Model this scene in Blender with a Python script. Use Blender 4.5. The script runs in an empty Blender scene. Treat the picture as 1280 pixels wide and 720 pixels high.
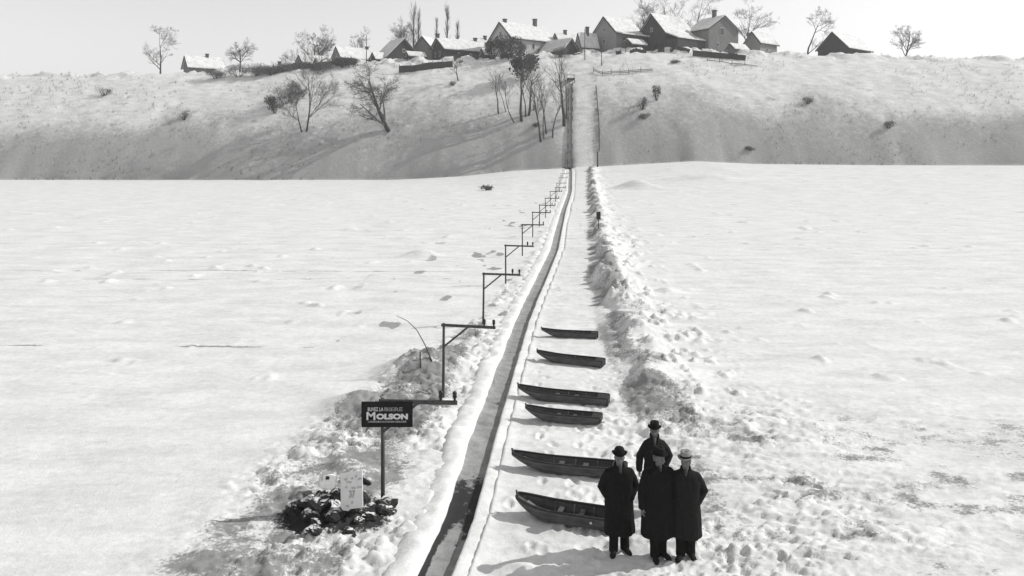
import bpy, math, random
import numpy as np
from mathutils import Vector, Matrix

R = math.radians
rng = random.Random(7)
scene = bpy.context.scene
COL = scene.collection
HC, FPX, YH = 6.85, 1000.0, 190.0           # camera height, focal length in px of a 1280 wide frame, horizon row

# ------------------------------------------------------------------ tagging
def tag(o, label=None, cat=None, group=None, kind=None):
    if label: o['label'] = label
    if cat: o['category'] = cat
    if group: o['group'] = group
    if kind: o['kind'] = kind
    return o

def empty(name, loc, rz=0.0):
    o = bpy.data.objects.new(name, None)
    o.empty_display_size = 0.3
    COL.objects.link(o)
    o.location = loc
    o.rotation_euler = (0, 0, rz)
    return o

def copy_tree(o, parent=None):
    c = o.copy(); COL.objects.link(c)
    if parent: c.parent = parent
    for ch in list(o.children): copy_tree(ch, c)
    return c

# ------------------------------------------------------------------ mesh builder
class MB:
    def __init__(s): s.v = []; s.f = []
    def add(s, vs, fs):
        o = len(s.v); s.v += [tuple(v) for v in vs]; s.f += [tuple(i + o for i in f) for f in fs]
    def box(s, c, size, rot=None):
        x, y, z = [k / 2 for k in size]
        vs = [Vector((a * x, b * y, d * z)) for a in (-1, 1) for b in (-1, 1) for d in (-1, 1)]
        if rot is not None: vs = [rot @ v for v in vs]
        vs = [v + Vector(c) for v in vs]
        s.add(vs, [(0, 1, 3, 2), (4, 6, 7, 5), (0, 4, 5, 1), (2, 3, 7, 6), (0, 2, 6, 4), (1, 5, 7, 3)])
    def beam(s, p0, p1, w, h, up=(0, 0, 1)):
        p0 = Vector(p0); p1 = Vector(p1); d = p1 - p0
        x = d.normalized(); u = Vector(up)
        if abs(x.dot(u)) > .97: u = Vector((0, 1, 0))
        y = u.cross(x).normalized(); z = x.cross(y)
        m = Matrix((x, y, z)).transposed()
        s.box((p0 + p1) / 2, (d.length, w, h), m)
    def rings(s, rings, close=True, cap=True):
        n = len(rings[0]); o = len(s.v)
        for r in rings: s.v += [tuple(p) for p in r]
        for i in range(len(rings) - 1):
            for j in range(n if close else n - 1):
                k = (j + 1) % n
                s.f.append((o + i * n + j, o + i * n + k, o + (i + 1) * n + k, o + (i + 1) * n + j))
        if cap and close:
            s.f.append(tuple(o + j for j in reversed(range(n))))
            s.f.append(tuple(o + (len(rings) - 1) * n + j for j in range(n)))
    def tube(s, pts, rad, n=8, round_ends=False):
        pts = [Vector(p) for p in pts]; rad = list(rad)
        if round_ends:
            d0 = (pts[0] - pts[1]).normalized(); d1 = (pts[-1] - pts[-2]).normalized()
            a, b = rad[0], rad[-1]
            pre = [(pts[0] + d0 * a * k, a * math.sqrt(max(0.02, 1 - k * k))) for k in (.96, .75, .4)]
            post = [(pts[-1] + d1 * b * k, b * math.sqrt(max(0.02, 1 - k * k))) for k in (.4, .75, .96)]
            pts = [p for p, _ in pre] + pts + [p for p, _ in post]
            rad = [r for _, r in pre] + rad + [r for _, r in post]
        out = []
        up = None
        for i, p in enumerate(pts):
            d = (pts[min(i + 1, len(pts) - 1)] - pts[max(i - 1, 0)]).normalized()
            if up is None: up = Vector((0, 1, 0)) if abs(d.z) > .8 else Vector((0, 0, 1))
            x = d.cross(up)
            if x.length < 1e-4: x = d.orthogonal()
            x.normalize(); y = d.cross(x).normalized(); up = x.cross(d)
            out.append([p + (x * math.cos(t) + y * math.sin(t)) * rad[i] for t in [2 * math.pi * k / n for k in range(n)]])
        s.rings(out)
    def lathe(s, prof, n=20, c=(0, 0, 0), sx=1, sy=1):
        s.rings([[(c[0] + r * sx * math.cos(2 * math.pi * k / n), c[1] + r * sy * math.sin(2 * math.pi * k / n), c[2] + z) for k in range(n)] for r, z in prof])
    def mesh(s, name, smooth=False):
        m = bpy.data.meshes.new(name); m.from_pydata(s.v, [], s.f)
        if smooth: m.polygons.foreach_set('use_smooth', [True] * len(m.polygons))
        m.validate(); m.update(); return m
    def build(s, name, mat, parent=None, smooth=False, fixn=False):
        m = s.mesh(name, smooth)
        if fixn:
            import bmesh
            b = bmesh.new(); b.from_mesh(m); bmesh.ops.recalc_face_normals(b, faces=b.faces); b.to_mesh(m); b.free()
        m.materials.append(mat)
        o = bpy.data.objects.new(name, m); COL.objects.link(o)
        if parent: o.parent = parent
        return o

def union(mb, name, mat, parent, voxel, it=3, deform=None):
    """voxel union of overlapping closed shells into one continuous skin"""
    m = mb.mesh('tmp'); m.materials.append(mat)
    import bmesh
    b = bmesh.new(); b.from_mesh(m); bmesh.ops.recalc_face_normals(b, faces=b.faces); b.to_mesh(m); b.free()
    t = bpy.data.objects.new('tmp', m); COL.objects.link(t)
    r = t.modifiers.new('r', 'REMESH'); r.mode = 'VOXEL'; r.voxel_size = voxel; r.use_smooth_shade = True
    if it:
        q = t.modifiers.new('s', 'SMOOTH'); q.factor = .5; q.iterations = it
    dg = bpy.context.evaluated_depsgraph_get()
    me = bpy.data.meshes.new_from_object(t.evaluated_get(dg))
    bpy.data.objects.remove(t); bpy.data.meshes.remove(m)
    me.name = name
    me.materials.clear(); me.materials.append(mat)
    if deform:
        for v in me.vertices: v.co = deform(v.co)
    me.polygons.foreach_set('use_smooth', [True] * len(me.polygons)); me.update()
    o = bpy.data.objects.new(name, me); COL.objects.link(o); o.parent = parent
    return o

# ------------------------------------------------------------------ materials
def node_mat(name):
    m = bpy.data.materials.new(name); m.use_nodes = True
    nt = m.node_tree; b = nt.nodes['Principled BSDF']
    return m, nt, b

def grey(name, lo, hi, rough=.8, scale=6, detail=5, bump=.0, stretch=(1, 1, 1), bscale=None, bdist=.02, spec=.2):
    m, nt, b = node_mat(name)
    tc = nt.nodes.new('ShaderNodeTexCoord'); mp = nt.nodes.new('ShaderNodeMapping'); mp.inputs['Scale'].default_value = stretch
    nt.links.new(tc.outputs['Object'], mp.inputs['Vector'])
    n = nt.nodes.new('ShaderNodeTexNoise'); n.inputs['Scale'].default_value = scale; n.inputs['Detail'].default_value = detail
    n.inputs['Roughness'].default_value = .65
    nt.links.new(mp.outputs['Vector'], n.inputs['Vector'])
    r = nt.nodes.new('ShaderNodeValToRGB')
    r.color_ramp.elements[0].position = .3; r.color_ramp.elements[0].color = (lo, lo, lo, 1)
    r.color_ramp.elements[1].position = .7; r.color_ramp.elements[1].color = (hi, hi, hi, 1)
    nt.links.new(n.outputs['Fac'], r.inputs['Fac']); nt.links.new(r.outputs['Color'], b.inputs['Base Color'])
    b.inputs['Roughness'].default_value = rough
    b.inputs['Specular IOR Level'].default_value = spec
    if bump:
        n2 = nt.nodes.new('ShaderNodeTexNoise'); n2.inputs['Scale'].default_value = bscale or scale * 4; n2.inputs['Detail'].default_value = 4
        nt.links.new(mp.outputs['Vector'], n2.inputs['Vector'])
        bp = nt.nodes.new('ShaderNodeBump'); bp.inputs['Strength'].default_value = bump; bp.inputs['Distance'].default_value = bdist
        nt.links.new(n2.outputs['Fac'], bp.inputs['Height']); nt.links.new(bp.outputs['Normal'], b.inputs['Normal'])
    return m

def snow_mat(name, white=.84, slush_shade=.27, earth=.03, nscale=14.0, bscale=16.0, bdist=.03, bstr=.5, soft=.12, nw=1.0):
    m, nt, b = node_mat(name)
    N = nt.nodes.new; L = nt.links.new
    g = N('ShaderNodeNewGeometry')
    def noise(sc, det=5, ro=.6):
        n = N('ShaderNodeTexNoise'); n.inputs['Scale'].default_value = sc; n.inputs['Detail'].default_value = det; n.inputs['Roughness'].default_value = ro
        L(g.outputs['Position'], n.inputs['Vector']); return n
    base = N('ShaderNodeMapRange'); base.inputs['From Min'].default_value = .3; base.inputs['From Max'].default_value = .7
    base.inputs['To Min'].default_value = white - .17; base.inputs['To Max'].default_value = white + .03
    L(noise(nscale * .35, 8, .75).outputs['Fac'], base.inputs['Value'])
    cur = base.outputs['Result']
    mp = N('ShaderNodeMapping'); mp.inputs['Scale'].default_value = (.30, .8, 1); L(g.outputs['Position'], mp.inputs['Vector'])
    st = N('ShaderNodeTexNoise'); st.inputs['Scale'].default_value = 1.0; st.inputs['Detail'].default_value = 9; st.inputs['Roughness'].default_value = .72
    L(mp.outputs['Vector'], st.inputs['Vector'])
    sr = N('ShaderNodeMapRange'); sr.inputs['From Min'].default_value = .30; sr.inputs['From Max'].default_value = .58; sr.inputs['To Min'].default_value = .78; sr.inputs['To Max'].default_value = 1.0
    L(st.outputs['Fac'], sr.inputs['Value'])
    sm = N('ShaderNodeMath'); sm.operation = 'MULTIPLY'; L(cur, sm.inputs[0]); L(sr.outputs['Result'], sm.inputs[1]); cur = sm.outputs[0]
    nz = noise(nscale, 5, .7)
    for att, val, w in (('slush_shade', slush_shade, .5), ('earth', earth, .55)):  # first mask greys the snow for slush and for painted shade
        a = N('ShaderNodeAttribute'); a.attribute_name = att
        s1 = N('ShaderNodeMath'); s1.operation = 'SUBTRACT'; s1.inputs[1].default_value = .5; L(nz.outputs['Fac'], s1.inputs[0])
        s2 = N('ShaderNodeMath'); s2.operation = 'MULTIPLY_ADD'; s2.inputs[1].default_value = w * 2 * nw; L(s1.outputs[0], s2.inputs[0]); L(a.outputs['Fac'], s2.inputs[2])
        mr = N('ShaderNodeMapRange'); mr.interpolation_type = 'SMOOTHSTEP'
        mr.inputs['From Min'].default_value = .5 - soft; mr.inputs['From Max'].default_value = .5 + soft; L(s2.outputs[0], mr.inputs['Value'])
        mu = N('ShaderNodeMath'); mu.operation = 'MULTIPLY'; mu.use_clamp = True
        gt = N('ShaderNodeMath'); gt.operation = 'MULTIPLY'; gt.inputs[1].default_value = 5; gt.use_clamp = True; L(a.outputs['Fac'], gt.inputs[0])
        L(mr.outputs['Result'], mu.inputs[0]); L(gt.outputs[0], mu.inputs[1])
        mx = N('ShaderNodeMix'); mx.data_type = 'FLOAT'; mx.inputs['B'].default_value = val
        L(mu.outputs[0], mx.inputs['Factor']); L(cur, mx.inputs['A']); cur = mx.outputs['Result']
    cc = N('ShaderNodeCombineColor')
    for k in range(3): L(cur, cc.inputs[k])
    L(cc.outputs['Color'], b.inputs['Base Color'])
    b.inputs['Roughness'].default_value = .75; b.inputs['Specular IOR Level'].default_value = .15
    bp = N('ShaderNodeBump'); bp.inputs['Strength'].default_value = bstr; bp.inputs['Distance'].default_value = bdist
    L(noise(bscale, 6, .7).outputs['Fac'], bp.inputs['Height']); L(bp.outputs['Normal'], b.inputs['Normal'])
    return m

M = {}
M['snow'] = snow_mat('river_snow', white=.80)
M['hill'] = snow_mat('hill_snow', white=.80, slush_shade=.36, earth=.20, nscale=.9, bscale=1.5, bdist=.3, bstr=.5, soft=.5, nw=1.3)
M['bank'] = snow_mat('bank_snow', white=.83)
M['track'] = snow_mat('track_ice', white=.36, slush_shade=.25, earth=.03, nscale=7)
M['roof_snow'] = grey('roof_snow', .52, .82, .8, .8, bump=.4, bscale=2, bdist=.15)
M['wood'] = grey('weathered_post_wood', .05, .10, .85, 9, bump=.4, stretch=(1, 1, .15))
M['hullwood'] = grey('dark_hull_planks', .045, .135, .7, 5, bump=.4, stretch=(.5, 3, 3))
M['hullin'] = grey('inner_planks', .10, .24, .75, 4, bump=.4, stretch=(1.5, 1.5, 1))
M['hulldark'] = grey('tarred_wood', .018, .04, .7, 6)
M['bark'] = grey('tree_bark', .02, .05, .9, 3, stretch=(1, 1, .3))
M['bark_pale'] = grey('pale_bark', .10, .2, .9, 3, stretch=(1, 1, .3))
M['twig'] = grey('twigs', .07, .13, .9, 3)
M['ever'] = grey('evergreen_sprays', .02, .055, .9, 2)
M['brush'] = grey('dry_brush', .07, .15, .9, 2)
M['coat'] = grey('black_wool', .008, .015, .95, 40, bump=.3, bscale=180, bdist=.003, spec=.08)
M['coat2'] = grey('dark_grey_wool', .012, .022, .95, 40, bump=.3, bscale=180, bdist=.003, spec=.08)
M['trous'] = grey('dark_trouser_cloth', .007, .014, .95, 30, spec=.08)
M['felt'] = grey('dark_felt', .008, .016, .9, 30, spec=.1)
M['felt_light'] = grey('light_felt', .22, .30, .9, 30, spec=.1)
M['skin'] = grey('skin', .11, .16, .6, 20)
M['eye'] = grey('eye_dark', .03, .05, .3, 20)
M['hair'] = grey('hair', .05, .16, .8, 60)
M['shirt'] = grey('shirt_cloth', .035, .07, .85, 20)
M['leather'] = grey('black_leather', .012, .025, .8, 20, spec=.05)
M['signblack'] = grey('sign_black_paint', .010, .018, .6, 9, spec=.15)
M['signwhite'] = grey('sign_white_paint', .55, .80, .6, 40)
M['signfade'] = grey('sign_faded_paint', .10, .42, .7, 30)
M['board'] = grey('white_board', .66, .80, .7, 8, bump=.2)
M['ink'] = grey('grey_ink', .2, .5, .7, 30)
M['rock'] = grey('dark_rock', .018, .06, .9, 4, bump=.6, bdist=.06)
M['glassy'] = grey('window_glass', .03, .05, .15, 2, spec=.5)
M['trim'] = grey('window_trim', .4, .5, .7, 4)
M['brick'] = grey('chimney_brick', .06, .11, .9, 3)
M['insul'] = grey('peg_dark', .02, .04, .4, 20)
for k, (a, b_) in {'w_dark': (.026, .06), 'w_mid': (.13, .22), 'w_pale': (.38, .50), 'w_grey': (.2, .3)}.items():
    M[k] = grey('boards_' + k[2:], a, b_, .9, 1.2, bump=.3, stretch=(3, 3, .3), bdist=.05)

def snow_top(m, lo=.72, hi=.84):
    nt = m.node_tree; b = nt.nodes['Principled BSDF']; src = b.inputs['Base Color'].links[0].from_socket
    g = nt.nodes.new('ShaderNodeNewGeometry'); sx = nt.nodes.new('ShaderNodeSeparateXYZ'); nt.links.new(g.outputs['True Normal'], sx.inputs[0])
    n = nt.nodes.new('ShaderNodeTexNoise'); n.inputs['Scale'].default_value = 5; nt.links.new(g.outputs['Position'], n.inputs['Vector'])
    a = nt.nodes.new('ShaderNodeMath'); a.operation = 'MULTIPLY_ADD'; a.inputs[1].default_value = 1.0; nt.links.new(n.outputs['Fac'], a.inputs[0]); nt.links.new(sx.outputs['Z'], a.inputs[2])
    r = nt.nodes.new('ShaderNodeMapRange'); r.inputs['From Min'].default_value = lo + .62; r.inputs['From Max'].default_value = hi + .62; nt.links.new(a.outputs[0], r.inputs['Value'])
    mx = nt.nodes.new('ShaderNodeMix'); mx.data_type = 'RGBA'; mx.inputs['B'].default_value = (.8, .8, .8, 1)
    nt.links.new(r.outputs['Result'], mx.inputs['Factor']); nt.links.new(src, mx.inputs['A']); nt.links.new(mx.outputs['Result'], b.inputs['Base Color'])
snow_top(M['rock'])

# ------------------------------------------------------------------ terrain
_tab = np.random.default_rng(3).random((256, 256))
def vn(x, y):
    xi = np.floor(x).astype(np.int64); yi = np.floor(y).astype(np.int64)
    fx = x - xi; fy = y - yi
    fx = fx * fx * fx * (fx * (fx * 6 - 15) + 10); fy = fy * fy * fy * (fy * (fy * 6 - 15) + 10)
    a = _tab[xi & 255, yi & 255]; b = _tab[(xi + 1) & 255, yi & 255]; c = _tab[xi & 255, (yi + 1) & 255]; d = _tab[(xi + 1) & 255, (yi + 1) & 255]
    return (a * (1 - fx) + b * fx) * (1 - fy) + (c * (1 - fx) + d * fx) * fy
def fbm(x, y, oct=4, g=.5):
    s = 0; a = 1; t = 0
    for i in range(oct):
        s = s + a * vn(x + 17.3 * i, y - 9.1 * i); t += a; a *= g; x = x * 2.03; y = y * 2.03
    return s / t
def sst(e0, e1, x):
    t = np.clip((x - e0) / (e1 - e0), 0, 1); return t * t * (3 - 2 * t)

CH_Z = [6, 12.9, 15.2, 19.6, 32.6, 57, 91, 137, 180, 196, 205, 240, 300]
CH_X = [-2.1, -1.30, -1.0, -.69, .39, 3.0, 5.75, 9.9, 13.1, 14.2, 14.9, 18.0, 18.1]
RI_Z = [5, 14, 20, 26, 32.6, 49, 86, 171, 196, 240]
RI_X = [4.6, 4.5, 4.1, 4.1, 4.3, 5.6, 9.0, 17, 19.5, 23]
FOOT = 196.0; DH = 42.0; SLT = 220.0
RD_X = [-900, 100, 334, 400, 450, 480, 520, 560, 600, 640, 680, 700, 740, 780, 810, 860, 900, 947, 1100, 1400, 2100]
RD_Y = [100, 93, 88, 81, 77, 75, 74, 73, 72, 68, 66, 68, 64, 63, 62, 62, 64, 66, 70, 75, 82]

def chx(Y): return np.interp(Y, CH_Z, CH_X)
def rix(Y): return np.interp(Y, RI_Z, RI_X)

def height(X, Y, far=False):
    X = np.asarray(X, float); Y = np.asarray(Y, float)
    # river plain with the shelf that rises towards the far bank
    sh = np.interp(X, [-30, -12, 0, 12, 20, 32, 45, 60, 90, 200], [0, .9, 2.2, 2.8, 3.2, 3.9, 4.6, 3.9, 3.6, 3.4])
    base = sh * sst(120, 193, Y)
    h = base.copy()
    # hill
    t = (Y - FOOT) / DH
    t = t - (.02 + .10 * fbm(X * .06 + 9, X * 0 + 3, 4, .6)) * (1 - sst(.0, .35, t))
    ridge_px = np.interp(X / .238 + 640, RD_X, RD_Y)
    hr = HC + (YH - ridge_px) * .238
    tt = np.clip(t, 0, 1)
    prof = tt * (1.42 - .42 * tt)
    hill = base + (hr - base) * prof + np.clip(t - 1, 0, 100) * .3
    hill = hill + sst(.02, .25, t) * (1 - sst(.8, 1, t)) * ((fbm(X * .05, Y * .03, 3) - .5) * 1.1 + (fbm(X * .35, Y * .35, 4, .6) - .5) * .7)
    hill = hill + 1.3 * sst(.86, .97, t) * (1 - sst(1.02, 1.1, t)) * (sst(.45, .7, fbm(X * .22, Y * .3, 4, .6)) - .3)
    h = np.where(t > 0, hill, h)
    river = 1 - sst(185, 197, Y)
    near = 1 - sst(60, 120, Y)
    # broad drifts
    h = h + river * ((fbm(X * .12, Y * .08, 3) - .5) * .22 * sst(16, 40, Y) + (fbm(X * .7, Y * .5, 3) - .5) * .05)
    d = X - chx(Y)
    # disturbed snow left of the slide
    dm = np.interp(Y, [10, 13.4, 17, 22, 27, 31, 45, 80, 190], [5.6, 5.4, 5.0, 4.4, 3.3, 2.3, 1.6, 1.6, 2.0])
    rough = sst(.55, 1.1, -d) * (1 - sst(dm * .72, dm * 1.1, -d)) * river
    lump = np.abs(fbm(X * 1.7 + Y * .5 + 3, Y * 2.1 - X * .4, 5, .65) - .5) * 2
    lump2 = sst(.52, .64, fbm(X * 3.3 + 9, Y * 3.6, 3, .6))
    amp0 = .45 + 1.1 * sst(.35, .65, fbm(X * .35 + 60, Y * .35, 2))
    pl_ = .10 * sst(.48, .56, fbm(X * .8 + Y * .5 + 11, Y * 1.5 - X * .3, 4, .6)) + .07 * sst(.50, .58, fbm(X * 1.9 - Y * .6, Y * 2.6 + 5, 4, .6)) + .03 * sst(.52, .60, fbm(X * 4.5, Y * 5.5 + 3, 3, .6))
    h = h + rough * near * amp0 * (lump * .09 + pl_ * .75 + lump2 * .02 - .05)
    h = h + rough * (1 - near) * (fbm(X * .8, Y * .4, 3) - .5) * .5
    # mound with stakes
    h = h + .6 * np.exp(-(((X + 2.75) / 1.2) ** 2 + ((Y - 24.9) / .9) ** 2)) + .35 * np.exp(-(((X + 4.2) / .9) ** 2 + ((Y - 21.5) / .7) ** 2))
    # lane packed slightly low
    lane = sst(.4, .9, d) * (1 - sst(-1.0, -.4, X - rix(Y)))
    h = h - river * lane * .06 + river * lane * near * (fbm(X * 2.2, Y * 2.2, 3) - .5) * .07
    # ploughed ridge right of the lane
    wob = (fbm(X * 0 + 5, Y * .55, 4, .6) - .5) * 1.0 + (fbm(X * .9, Y * .9, 2) - .5) * .6
    e = X - rix(Y) - wob
    amp = np.interp(Y, [10, 15, 19, 24, 34, 60, 150, 185, 196], [0, .04, .14, .34, .56, .62, .8, .8, 0]) * (.42 + .75 * sst(.3, .7, fbm(X * .15, Y * .33, 3)))
    face = sst(-.55, .05, e); back = np.exp(-np.clip(e, 0, 99) ** 2 / 1.6)
    clod = .45 + .7 * fbm(X * 1.3, Y * 1.6, 5, .65) + .35 * sst(.49, .55, fbm(X * 1.1 + Y * .4, Y * 1.5, 4, .6))
    h = h + amp * face * back * clod
    # clods thrown to the right of it
    cz = sst(.1, .6, e) * (1 - sst(1.2, 4.5, e)) * sst(15, 22, Y) * river
    h = h + cz * .30 * sst(.55, .80, fbm(X * 1.7 + 40, Y * 1.1, 5, .62)) * np.interp(Y, [20, 60, 190], [.6, 1, 1.6])
    # trampled ground round the men and to their right
    tr = sst(1.3, 2.6, X) * (1 - sst(20, 26, Y)) + sst(.3, 1.2, X) * (1 - sst(12.4, 13.6, Y)) * .5
    tr = np.clip(tr, 0, 1) * (.75 - .5 * sst(5.5, 9, X)) * (1 - .8 * np.exp(-(((X - 2.3) / 1.0) ** 2 + ((Y - 13.7) / .5) ** 2)))
    pt_ = .07 * sst(.50, .54, fbm(X * .7 + 21, Y * 1.9, 4, .6)) + .05 * sst(.52, .56, fbm(X * 1.7, Y * 3.4 + 8, 4, .6)) + .03 * sst(.54, .58, fbm(X * 4.1, Y * 6.5 + 3, 3, .6))
    h = h + tr * (.5 + .9 * sst(.35, .65, fbm(X * .3, Y * .4 + 33, 2))) * (np.abs(fbm(X * 1.5, Y * 2.1 + 7, 5, .65) - .5) * .14 - .05 + pt_)
    # scattered lumps over the open snow
    op = river * (1 - rough) * (1 - lane) * sst(20, 26, Y) * (1 - tr)
    h = h + op * .05 * np.abs(fbm(X * .6 + Y * .15, Y * 1.3 - X * .2, 5, .62) - .5) * 2
    h = h + op * .14 * sst(.74, .92, fbm(X * .8 + 70, Y * .5 + 11, 3)) * sst(4, 8, np.abs(d) + 0)
    # a few particular drifts
    for (x, y, a, sx, sy) in ((4.9, 27.4, .34, .55, .35), (21.5, 138, 1.6, 3.4, .9), (36, 150, 1.2, 7, 3), (-14, 70, .3, 1.2, .6), (-6, 53, .45, 1.1, .6),
                              (.15, 13.25, .10, .45, .12), (.55, 13.95, .10, .5, .10), (-3.6, 17.2, .25, .5, .3), (5.9, 48, .3, .8, .4), (7.4, 38.5, .25, .7, .3)):
        h = h + a * np.exp(-(((X - x) / sx) ** 2 + ((Y - y) / sy) ** 2))
    # old sledge tracks over the ice on the left
    for yt, k in ((28.3, .004), (43.5, .02), (46, -.015)):
        h = h - river * .05 * np.exp(-((Y - yt - k * X + (fbm(X * .2, X * 0, 2) - .5) * .5) / .12) ** 2) * sst(1.5, 4, -d) * sst(.35, .5, fbm(X * .5, Y * 0 + yt, 2))
    # hollow of dark rubble by the sign post
    q = ((X + 3.35) / .85) ** 2 + ((Y - 15.1) / .6) ** 2
    h = h + .26 * np.exp(-q) + .10 * np.exp(-q) * (fbm(X * 3, Y * 3, 3) - .5) * 3
    # room for the slide
    h = h - .42 * (1 - sst(.44 + .0015 * np.clip(Y - 20, 0, 200), .58 + .002 * np.clip(Y - 20, 0, 200), d)) * (1 - sst(.48 + .002 * np.clip(Y - 20, 0, 200), .66 + .003 * np.clip(Y - 20, 0, 200), -d)) * (1 - sst(SLT - 1, SLT + 1, Y))
    return h

def masks(X, Y):
    d = X - chx(Y)
    dm = np.interp(Y, [10, 13.4, 17, 22, 27, 31, 45, 80, 190], [5.6, 5.4, 5.0, 4.4, 3.3, 2.3, 1.6, 1.6, 2.0])
    rough = sst(.8, 1.7, -d) * (1 - sst(dm * .7, dm * 1.1, -d)) * (1 - sst(150, 190, Y))
    sl = rough * (.56 + 1.1 * (fbm(X * .9, Y * 1.5, 5, .6) - .5))
    sl = np.maximum(sl, 1.1 * np.exp(-(((X + 2.6) / 1.0) ** 2 + ((Y - 23.7) / .9) ** 2)))  # shade on the mound's near face, painted into the snow colour
    e = X - rix(Y)
    rb = sst(-1.5, -.7, e) * (1 - sst(.3, 1.4, e)) * sst(15, 22, Y) * (1 - sst(185, 195, Y))
    sl = np.maximum(sl, rb * (.52 + .9 * (fbm(X * .9, Y * .7, 4) - .5)))  # shaded lane side of the ridge, painted as a grey band
    tr = sst(1.6, 3.2, X) * (1 - sst(19, 24, Y))
    sl = np.maximum(sl, tr * (.30 + 1.1 * (fbm(X * 1.3, Y * 1.9, 5, .6) - .5)))
    q = ((X + 3.35) / 1.0) ** 2 + ((Y - 15.0) / .75) ** 2
    ea = np.exp(-q ** 2 * .55) * 1.05 - .05
    ea = np.maximum(ea, .55 * np.exp(-(((X + 3.6) / 1.5) ** 2 + ((Y - 14.0) / .8) ** 2)) * (fbm(X * 2, Y * 2, 3) - .15))
    ea = np.maximum(ea, rough * .8 * (sst(.6, .75, fbm(X * 2.0 + 31, Y * 2.0, 3))) * .45)
    for yt, k in ((28.3, .004), (43.5, .02), (46, -.015)):
        sl = np.maximum(sl, .75 * np.exp(-((Y - yt - k * X + (fbm(X * .2, X * 0, 2) - .5) * .5) / .14) ** 2) * sst(1.5, 4, -d) * sst(.38, .52, fbm(X * .5, Y * 0 + yt, 2)))
    dots = sst(.70, .80, fbm(X * .9 + 5, Y * .35 + 50, 3)) * sst(22, 30, Y) * (1 - sst(120, 170, Y))
    sl = np.maximum(sl, .62 * dots * np.exp(-np.clip(np.abs(d + 2) - 3, 0, 99) ** 2 / 60))
    return np.clip(sl, 0, 1), np.clip(ea, 0, 1)

def grid_obj(name, X, Y, Z, mat, sl=None, ea=None):
    r, c = X.shape
    me = bpy.data.meshes.new(name)
    co = np.stack([X, Y, Z], -1).reshape(-1, 3).astype(np.float32)
    me.vertices.add(r * c); me.vertices.foreach_set('co', co.ravel())
    i = np.arange(r * c).reshape(r, c)
    q = np.stack([i[:-1, :-1], i[:-1, 1:], i[1:, 1:], i[1:, :-1]], -1).reshape(-1, 4)
    n = len(q)
    me.loops.add(n * 4); me.loops.foreach_set('vertex_index', q.ravel().astype(np.int32))
    me.polygons.add(n); me.polygons.foreach_set('loop_start', np.arange(0, n * 4, 4, dtype=np.int32))
    me.polygons.foreach_set('loop_total', np.full(n, 4, np.int32)); me.polygons.foreach_set('use_smooth', np.ones(n, bool))
    me.update(calc_edges=True); me.validate()
    for nm, a in (('slush_shade', sl), ('earth', ea)):
        at = me.attributes.new(nm, 'FLOAT', 'POINT')
        at.data.foreach_set('value', (np.zeros(r * c) if a is None else a.ravel()).astype(np.float32))
    me.materials.append(mat)
    o = bpy.data.objects.new(name, me); COL.objects.link(o); return o

# frozen river: rows grow with distance, columns fan out
rows = np.concatenate([[-60, -20, 0, 3, 5, 7], 8 * np.exp(np.linspace(0, math.log(FOOT / 8), 1200))])
u = np.sinh(np.linspace(-2.6, 2.6, 1000)) / math.sinh(2.6) * 3.2
YY, UU = np.meshgrid(rows, u, indexing='ij')
XX = UU * np.maximum(YY, 9) + .085 * np.maximum(YY - 9, 0) * np.exp(-UU ** 2)
ZZ = height(XX, YY)
def prints(X, Y, Z):
    q = random.Random(5); n = int(np.searchsorted(rows, 34))
    P = []
    for k in range(90): P.append((q.gauss(2.3, 1.1), q.gauss(13.6, 1.0)))
    for k in range(7):
        x0, y0 = q.uniform(.6, 3.2), q.uniform(12, 16); dx, dy = q.uniform(-.10, .16), q.uniform(.5, .8)
        for j in range(24): P.append((x0 + dx * j + (.12 if j % 2 else -.12), y0 + dy * j))
    for x, y in P:
        i0, i1 = np.searchsorted(rows, y - .6), np.searchsorted(rows, y + .6)
        a = slice(i0, i1); ax = X[a] - x; ay = Y[a] - y
        d2 = (ax / .075) ** 2 + (ay / .16) ** 2
        dep = q.uniform(.015, .045)
        Z[a] += -dep * np.exp(-d2 ** 2) + dep * .45 * np.exp(-(np.sqrt(d2) - 1.45) ** 2 * 6)
prints(XX, YY, ZZ)
sl, ea = masks(XX, YY)
tag(grid_obj('frozen_river', XX, YY, ZZ, M['snow'], sl, ea), 'snow covered river ice stretching to the far bank', 'river', kind='structure')

rows = np.concatenate([np.linspace(FOOT, FOOT + DH + 4, 130), np.array([246, 255, 270, 300, 360, 480, 700])])
u = np.sinh(np.linspace(-2.6, 2.6, 640)) / math.sinh(2.6) * 640
YY, XX = np.meshgrid(rows, u, indexing='ij')
ZZ = height(XX, YY)
t = (YY - FOOT) / DH
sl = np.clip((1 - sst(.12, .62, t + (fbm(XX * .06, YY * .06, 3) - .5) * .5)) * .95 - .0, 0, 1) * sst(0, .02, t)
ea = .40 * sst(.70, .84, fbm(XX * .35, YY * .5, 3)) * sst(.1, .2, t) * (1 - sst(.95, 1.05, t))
lanem = sst(.9, 1.4, XX - chx(YY)) * (1 - sst(5.2, 6.2, XX - chx(YY))) * (1 - sst(SLT, SLT + 8, YY)); sl = sl * (1 - .9 * lanem)
tag(grid_obj('hillside', XX, YY, ZZ, M['hill'], sl, ea), 'grey snowy hillside rising from the river to the houses', 'hillside', kind='structure')

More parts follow.
